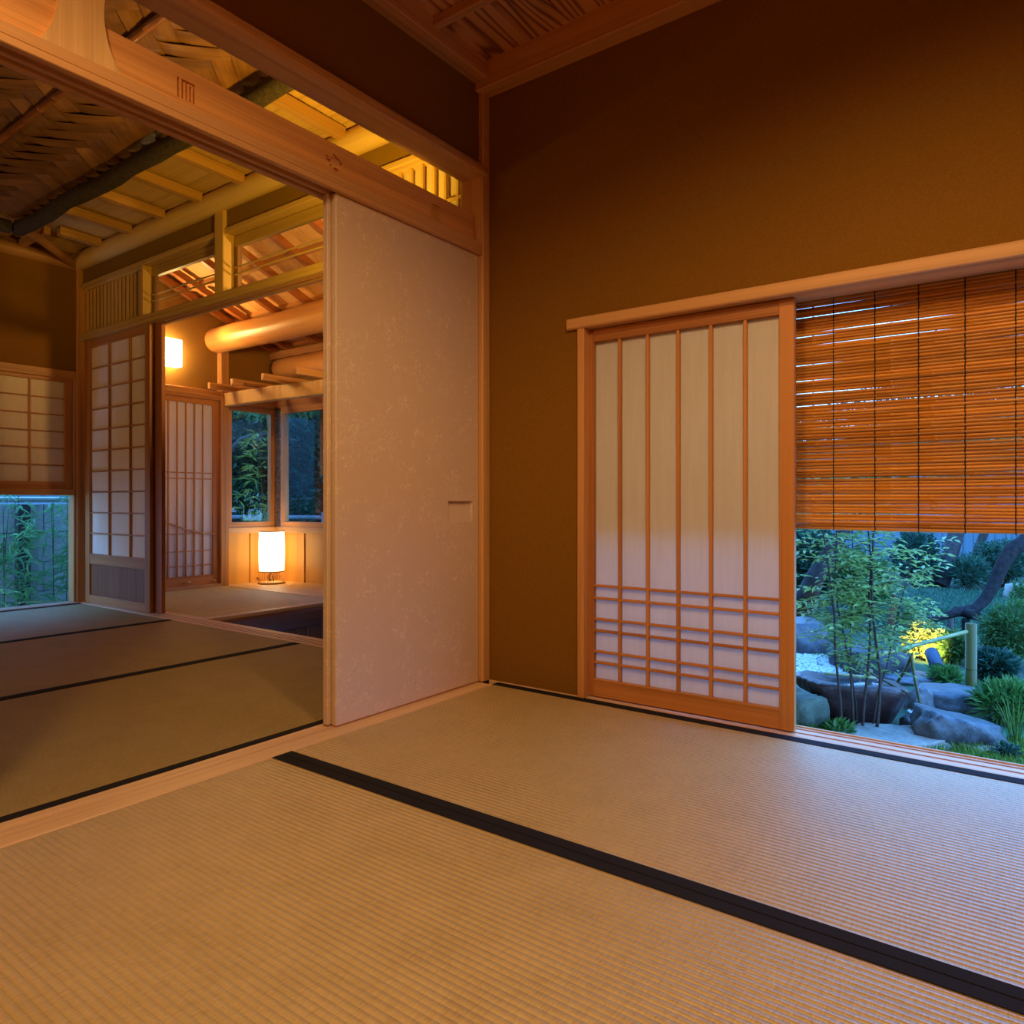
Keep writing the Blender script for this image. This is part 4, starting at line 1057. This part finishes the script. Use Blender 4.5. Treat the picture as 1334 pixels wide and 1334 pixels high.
for pts, r0, dd in stems:
    P_ = [at(x, y, D0 + dd + .06 * i / len(pts)) for i, (x, y) in enumerate(pts)]
    P_[0].z = GZ - .01
    n = len(P_)
    MB().tube(P_, [r0 * (1 - .6 * i / (n - 1)) for i in range(n)], 7).build('stem', BK, tree)
    for i in range(1, n - 1):
        for s_ in range(13):
            u = rng.random(); p = P_[i].lerp(P_[i + 1], u)
            if p.z < -.13: continue
            if p.z < .03 and rng.random() < .55: continue
            a = rng.random() * 6.3; d = Vector((math.cos(a), math.sin(a), rng.uniform(-.1, .55))).normalized(); Lg = rng.uniform(.09, .24)
            q = p + d * Lg + Vector((0, 0, -.03)); mid = p.lerp(q, .5) + Vector((0, 0, .015))
            twg.tube([p, mid, q], [.0016, .0012, .0007], 4, False)
            nl = int(Lg / .018)
            for k in range(1, nl + 1):
                c_ = p.lerp(q, k / nl) + Vector((0, 0, .02 * math.sin(PI * k / nl)))
                sd = d.cross(UZ).normalized() * (1 if k % 2 else -1)
                ld = d * .6 + sd * .9 + Vector((rng.gauss(0, .2), rng.gauss(0, .2), rng.gauss(-.15, .25)))
                fol.leafq(c_, ld, Vector((rng.gauss(0, .3), rng.gauss(0, .3), 1)), rng.uniform(.036, .062), rng.uniform(.014, .022))
o = twg.build('twigs', BK, tree, False); o['kind'] = 'stuff'
o = fol.build('foliage', leaf((.34, .52, .16)), tree, False); o['kind'] = 'stuff'
# pine limb on a prop
PB = plain('pine_bark', (.022, .017, .018), .9, 28, .6, .9)
pine = thing('pine_limb', 'long dark pine limb sweeping down from the right and resting on a prop', 'tree', gp(1345, 822))
pth = [(1352, 690), (1334, 708), (1318, 716), (1306, 735), (1297, 757), (1284, 780), (1270, 793), (1250, 797), (1232, 802), (1214, 808)]
P_ = [at(x, y, 6.15 - .02 * i) for i, (x, y) in enumerate(pth)]
MB().tube(P_, [.075, .068, .062, .056, .05, .047, .043, .038, .032, .022], 12).build('limb', PB, pine)
g_ = gp(1352, 823); MB().tube([P_[0], P_[0] + Vector((.12, .1, -.35)), g_ + Vector((.1, 0, -.02))], [.08, .085, .1], 12).build('trunk', PB, pine)
pr = thing('limb_prop', 'short dark post with a log cross-piece propping the pine limb', 'post', gp(1258, 834))
b_ = at(1258, 806, 5.95); MB().tube([(b_.x, b_.y, GZ - .01), b_], [.03, .03], 10).build('post', PB, pr)
c_ = at(1258, 797, 6.0); MB().tube([c_ - FV * .14 - Vector((0, 0, .01)), c_ + FV * .12 - Vector((0, 0, .01))], [.042, .04], 12).build('cross_piece', PB, pr)
for x, yb, yt in ((1196, 822, 800), (1238, 826, 803), (1210, 818, 803)):
    g_ = gp(x, yb); d = (g_ - CAM).dot(FV); z = at(x, yt, d).z
    lbl = {1196: 'short dark stake left of the pine limb tip', 1238: 'short dark stake under the pine limb', 1210: 'short dark stake behind the glowing bush'}[x]
    tag(MB().tube([(g_.x, g_.y, GZ - .02), (g_.x, g_.y, z)], [.028, .028], 10).build('stake', plain('old_wood', (.13, .11, .10), .9, 30, .4)), lbl, 'stake')
g_ = gp(1160, 820); tag(MB().tube([(g_.x, g_.y, GZ - .02), (g_.x + .02, g_.y, -.22), (g_.x + .03, g_.y, -.10)], [.035, .032, .025], 9).build('stake', plain('rusty', (.22, .085, .05), .9, 30, .4)), 'rust-colored stump behind the slender tree', 'stake')
# trees at the back
def tree_(label, pts, radii, crown, n, mat, seed, L=.09):
    t = thing('garden_tree', label, 'tree', (pts[0][0], pts[0][1], GZ), None)
    MB().tube(pts, radii, 12).build('trunk', plain('bark_blue', (.06, .05, .05), .9, 20, .5, .6), t)
    rng = random.Random(seed); m = MB()
    for c, rx, rz in crown: cloud(m, c, rx, rz, n // len(crown), L, L * .45, rng, .1)
    f = m.build('foliage', mat, t, False); f['kind'] = 'stuff'
a_ = gp(1222, 764); b_ = at(1246, 692, 10.2)
tree_('leaning gray tree trunk in front of the back fence', [a_, a_.lerp(b_, .5) + Vector((.02, 0, 0)), b_, b_ + Vector((.3, .1, 1.2)), b_ + Vector((.3, .1, 2.6))], [.13, .105, .1, .08, .03],
      [(b_ + Vector((.2, 0, 1.3)), 1.2, .6), (b_ + Vector((1.2, .3, 1.6)), 1.1, .6), (b_ + Vector((-.8, .3, 1.8)), 1.1, .6)], 6000, LD, 51)
a_ = gp(1262, 752); b_ = at(1283, 692, 11.1)
tree_('thin dark tree trunk right of the leaning one', [a_, b_, b_ + Vector((.3, 0, 1.4)), b_ + Vector((.2, 0, 2.4))], [.07, .06, .05, .02], [(b_ + Vector((.6, .5, 1.7)), 1.4, .7), (b_ + Vector((2.0, .3, 1.5)), 1.2, .6)], 4500, LB, 52)
a_ = gp(1034, 812); b_ = at(1064, 748, 6.3)
tree_('black leaning trunk at the left edge of the garden window', [a_, a_.lerp(b_, .6), b_, b_ + Vector((.25, .2, .5)), b_ + Vector((.3, .3, 1.4))], [.13, .09, .075, .05, .02],
      [(b_ + Vector((.1, .3, .75)), .7, .35), (b_ + Vector((.9, .5, 1.1)), .8, .4), (b_ + Vector((-.5, .4, 1.2)), .7, .4)], 4200, LY, 53)
tree_('dense evergreen filling the view behind the blind', [(2.6, 6.6, GZ), (2.6, 6.6, .6), (2.5, 6.6, 2.2)], [.1, .08, .03], [((2.6, 6.6, 1.2), 1.1, .7), ((1.4, 7.0, 1.6), 1.0, .6), ((3.6, 6.4, 1.5), 1.0, .7)], 5200, LG, 54)
# back fence of boards
fe = thing('board_fence', 'tall blue-gray board fence closing the back of the garden', 'fence', (1.0, 13.2, GZ))
FWD = wood((.13, .21, .27), 'z', .75, .8, 30)
f0 = bx('board', -4.0, -3.845, 13.19, 13.215, GZ, 1.9, FWD, fe, .004)
for i in range(1, 62): rep(f0, (i * .162, 0, 0))
bx('backing', -4.0, 6.05, 13.262, 13.275, GZ, 1.9, FWD, fe, 0)
for z in (.1, 1.5): bx('rail', -4.05, 6.1, 13.215, 13.26, z, z + .08, FWD, fe)
# ------------------------------------------------------------------ side garden beyond the low opening
bw = thing('block_wall', 'gray block garden wall behind the bamboo', 'wall', (-5.5, 0, GZ))
BLK = plain('concrete_block', (.50, .53, .53), .9, 25, .2, .3)
for r in range(5):
    for c in range(7):
        y0 = -2.6 + c * .605 + (.30 if r % 2 else 0)
        bx('block', -5.55 + random.uniform(-.003, .003), -5.45, y0, y0 + .597, GZ - .175 + r * .266, GZ - .175 + r * .266 + .260, BLK, bw, .006)
bx('mortar', -5.54, -5.465, -2.6, 1.62, GZ, GZ + 1.14, plain('mortar', (.2, .2, .2), .9), bw, 0)
bx('pillar', -5.47, -5.38, .19, .29, GZ, .72, plain('old_post', (.07, .07, .075), .9, 20, .3), bw)
bx('pillar', -5.46, -5.40, .292, .36, GZ, .72, plain('concrete', (.40, .41, .41), .9, 20, .2), bw)
tag(MB().tube([(-5.33, -2.6, .765), (-5.33, 1.9, .765)], [.022, .022], 12).build('pipe_rail', plain('galvanized', (.5, .53, .55), .4, 0, metallic=.5)), 'pale metal pipe rail along the top of the block wall', 'rail')
nw = thing('neighbor_wall', 'blue-gray plank wall of the neighboring plot, behind the block wall', 'wall', (-7.8, 0, GZ))
f0 = bx('plank', -7.82, -7.8, -5, 9, GZ, GZ + .252, plain('gray_plank', (.18, .20, .22), .9, 8, .2), nw, .004)
for i in range(1, 13): rep(f0, (.006 * (i % 2), 0, i * .25))  # wall built up taller to keep sky light off the floors
def bamboo(label, x, y, h, seed, mat, dens=60, zlo=-.3):
    rng = random.Random(seed); t = thing('bamboo_plant', label, 'bamboo', (x, y, GZ))
    m = MB(); f = MB()
    for s_ in range(2):
        a = rng.random() * 6.3; lean = rng.uniform(.02, .12); x0, y0 = x + rng.uniform(-.04, .04), y + rng.uniform(-.04, .04)
        pts = [(x0 + lean * math.cos(a) * (i / 6) ** 2, y0 + lean * math.sin(a) * (i / 6) ** 2, GZ + h * i / 6) for i in range(7)]
        m.tube(pts, [.0045 - .0004 * i for i in range(7)], 6)
        for k in range(dens):
            u = rng.uniform(.08, 1.0) * 6; i = min(5, int(u)); p = Vector(pts[i]).lerp(Vector(pts[i + 1]), u - i)
            b = rng.random() * 6.3; d = Vector((math.cos(b), math.sin(b), rng.uniform(.0, .7))).normalized(); Lg = rng.uniform(.05, .20); q = p + d * Lg
            m.tube([p, q], [.0014, .0008], 3, False)
            for j in range(rng.randint(3, 5)):
                ld = d * .5 + Vector((rng.gauss(0, .7), rng.gauss(0, .7), rng.gauss(-.35, .35)))
                f.leafq(q, ld, Vector((rng.gauss(0, .4), rng.gauss(0, .4), 1)), rng.uniform(.10, .18), rng.uniform(.018, .026))
    m.build('culm', plain('bamboo_culm', (.07, .10, .04), .5), t)
    o = f.build('foliage', mat, t, False); o['kind'] = 'stuff'
LBm = leaf((.16, .42, .17)); LBy = leaf((.30, .36, .06))
for i, (x, y, h) in enumerate([(-4.95, -.55, 1.25), (-5.0, -.30, 1.2), (-4.75, -.12, 1.1), (-5.0, .05, 1.25), (-4.8, .22, 1.15), (-5.0, .42, 1.2), (-4.85, .55, 1.05), (-5.0, .75, 1.2)]):
    nm = ['first', 'second', 'third', 'fourth', 'fifth', 'sixth', 'seventh', 'last'][i]
    bamboo('low leafy bamboo in front of the block wall, %s from the left' % nm, x, y, h, 60 + i, LBm, 24)
# palm-leaved plant at the sill
fx, fy = at(50, 786, 5.75)[:2]
t = thing('leafy_plant', 'pale plant with large pointed leaves just outside the low opening', 'plant', (fx, fy, GZ))
MB().tube([(fx, fy, GZ - .01), (fx, fy, -.075)], [.012, .008], 8).build('stem', plain('green_stem', (.12, .2, .07), .6), t)
for k in range(11):
    a = 2 * PI * k / 11 + .2; d = Vector((math.cos(a), math.sin(a), .42)).normalized(); p = Vector((fx, fy, -.085 + .003 * k)); s_ = d.cross(UZ).normalized(); L_ = .16
    vs = []
    for i, (u, wv) in enumerate(((0, .006), (.35, .022), (.7, .02), (1, .002))):
        c_ = p + d * L_ * u - UZ * .05 * u * u
        vs += [c_ - s_ * wv, c_ - UZ * .004, c_ + s_ * wv, c_ + UZ * .001]
    fs = []
    for i in range(3):
        for j in range(4): fs.append((i * 4 + j, i * 4 + (j + 1) % 4, i * 4 + 4 + (j + 1) % 4, i * 4 + 4 + j))
    MB().add(vs, fs).build('leaf', leaf((.28, .38, .16)), t)
# ------------------------------------------------------------------ outside the corner windows
for i, (x, y, r, h, mt) in enumerate([(-6.95, 3.4, .8, 1.9, LD), (-6.7, 5.0, .95, 2.1, LB), (-5.2, 5.2, .95, 2.1, LD), (-3.6, 5.2, .95, 2.0, LB), (-6.0, 4.0, .7, 1.5, LD)]):
    nm = ['far left evergreen hedge bush seen through the left entry window', 'tall evergreen bush behind the corner of the entry windows', 'dark evergreen bush seen through the right entry window',
          'evergreen bush near the cane blind of the right entry window', 'dark bush in front of the hedge, between the two entry windows'][i]
    shrub('hedge_bush', nm, (x, y, GZ + h), r, h, 11000, .11, .055, mt, 80 + i, cat='shrub')
tree_('blue-gray garden tree with a bent branch outside the left entry window', [(-6.0, 2.36, GZ), (-6.02, 2.36, .6), (-6.05, 2.38, 1.5), (-6.1, 2.4, 2.6)], [.06, .05, .045, .03],
      [((-6.0, 2.9, 2.0), .7, .35), ((-5.4, 3.3, 2.1), .7, .35)], 2200, LG, 90, .07)
tr_ = bpy.data.objects['garden_tree.004'] if 'garden_tree.004' in bpy.data.objects else None
MB().tube([(-6.03, 2.37, .95), (-5.98, 2.50, 1.25), (-5.9, 2.72, 1.50), (-5.75, 3.0, 1.58), (-5.6, 3.3, 1.50)], [.03, .03, .026, .02, .012], 8).build('branch', plain('bark_blue', (.06, .05, .05), .9, 20, .5, .6), tr_)
bamboo('yellow-green bamboo outside the left entry window', -4.95, 2.35, 1.9, 95, LBy, 40)
bamboo('sparse bamboo outside the left entry window, right of the yellow one', -5.3, 2.62, 1.1, 96, LBy, 22)
f2 = thing('board_fence', 'low dark blue fence outside the entry windows', 'fence', (-6.2, 3.0, GZ))
FB = wood((.20, .21, .23), 'x', .75, .8, 30)
for z in (.15, .55): MB().tube([(-7.6, 2.0, z), (-6.0, 3.2, z), (-3.5, 3.9, z)], [.03, .03, .03], 6).build('rail', FB, f2)
for x, y in ((-7.2, 2.3), (-6.6, 2.75), (-6.0, 3.2), (-5.2, 3.42), (-4.4, 3.65)): bx('post', x - .04, x + .04, y - .04, y + .04, GZ, .62, FB, f2)

o = light('wall_lamp_bulb', 'SPOT', (-3.93, .80, 2.125), 22, color=(1, .58, .17), spot_size=math.radians(150), spot_blend=.5, shadow_soft_size=.03)
o.rotation_euler = Vector((.85, .12, .42)).to_track_quat('-Z', 'Y').to_euler()
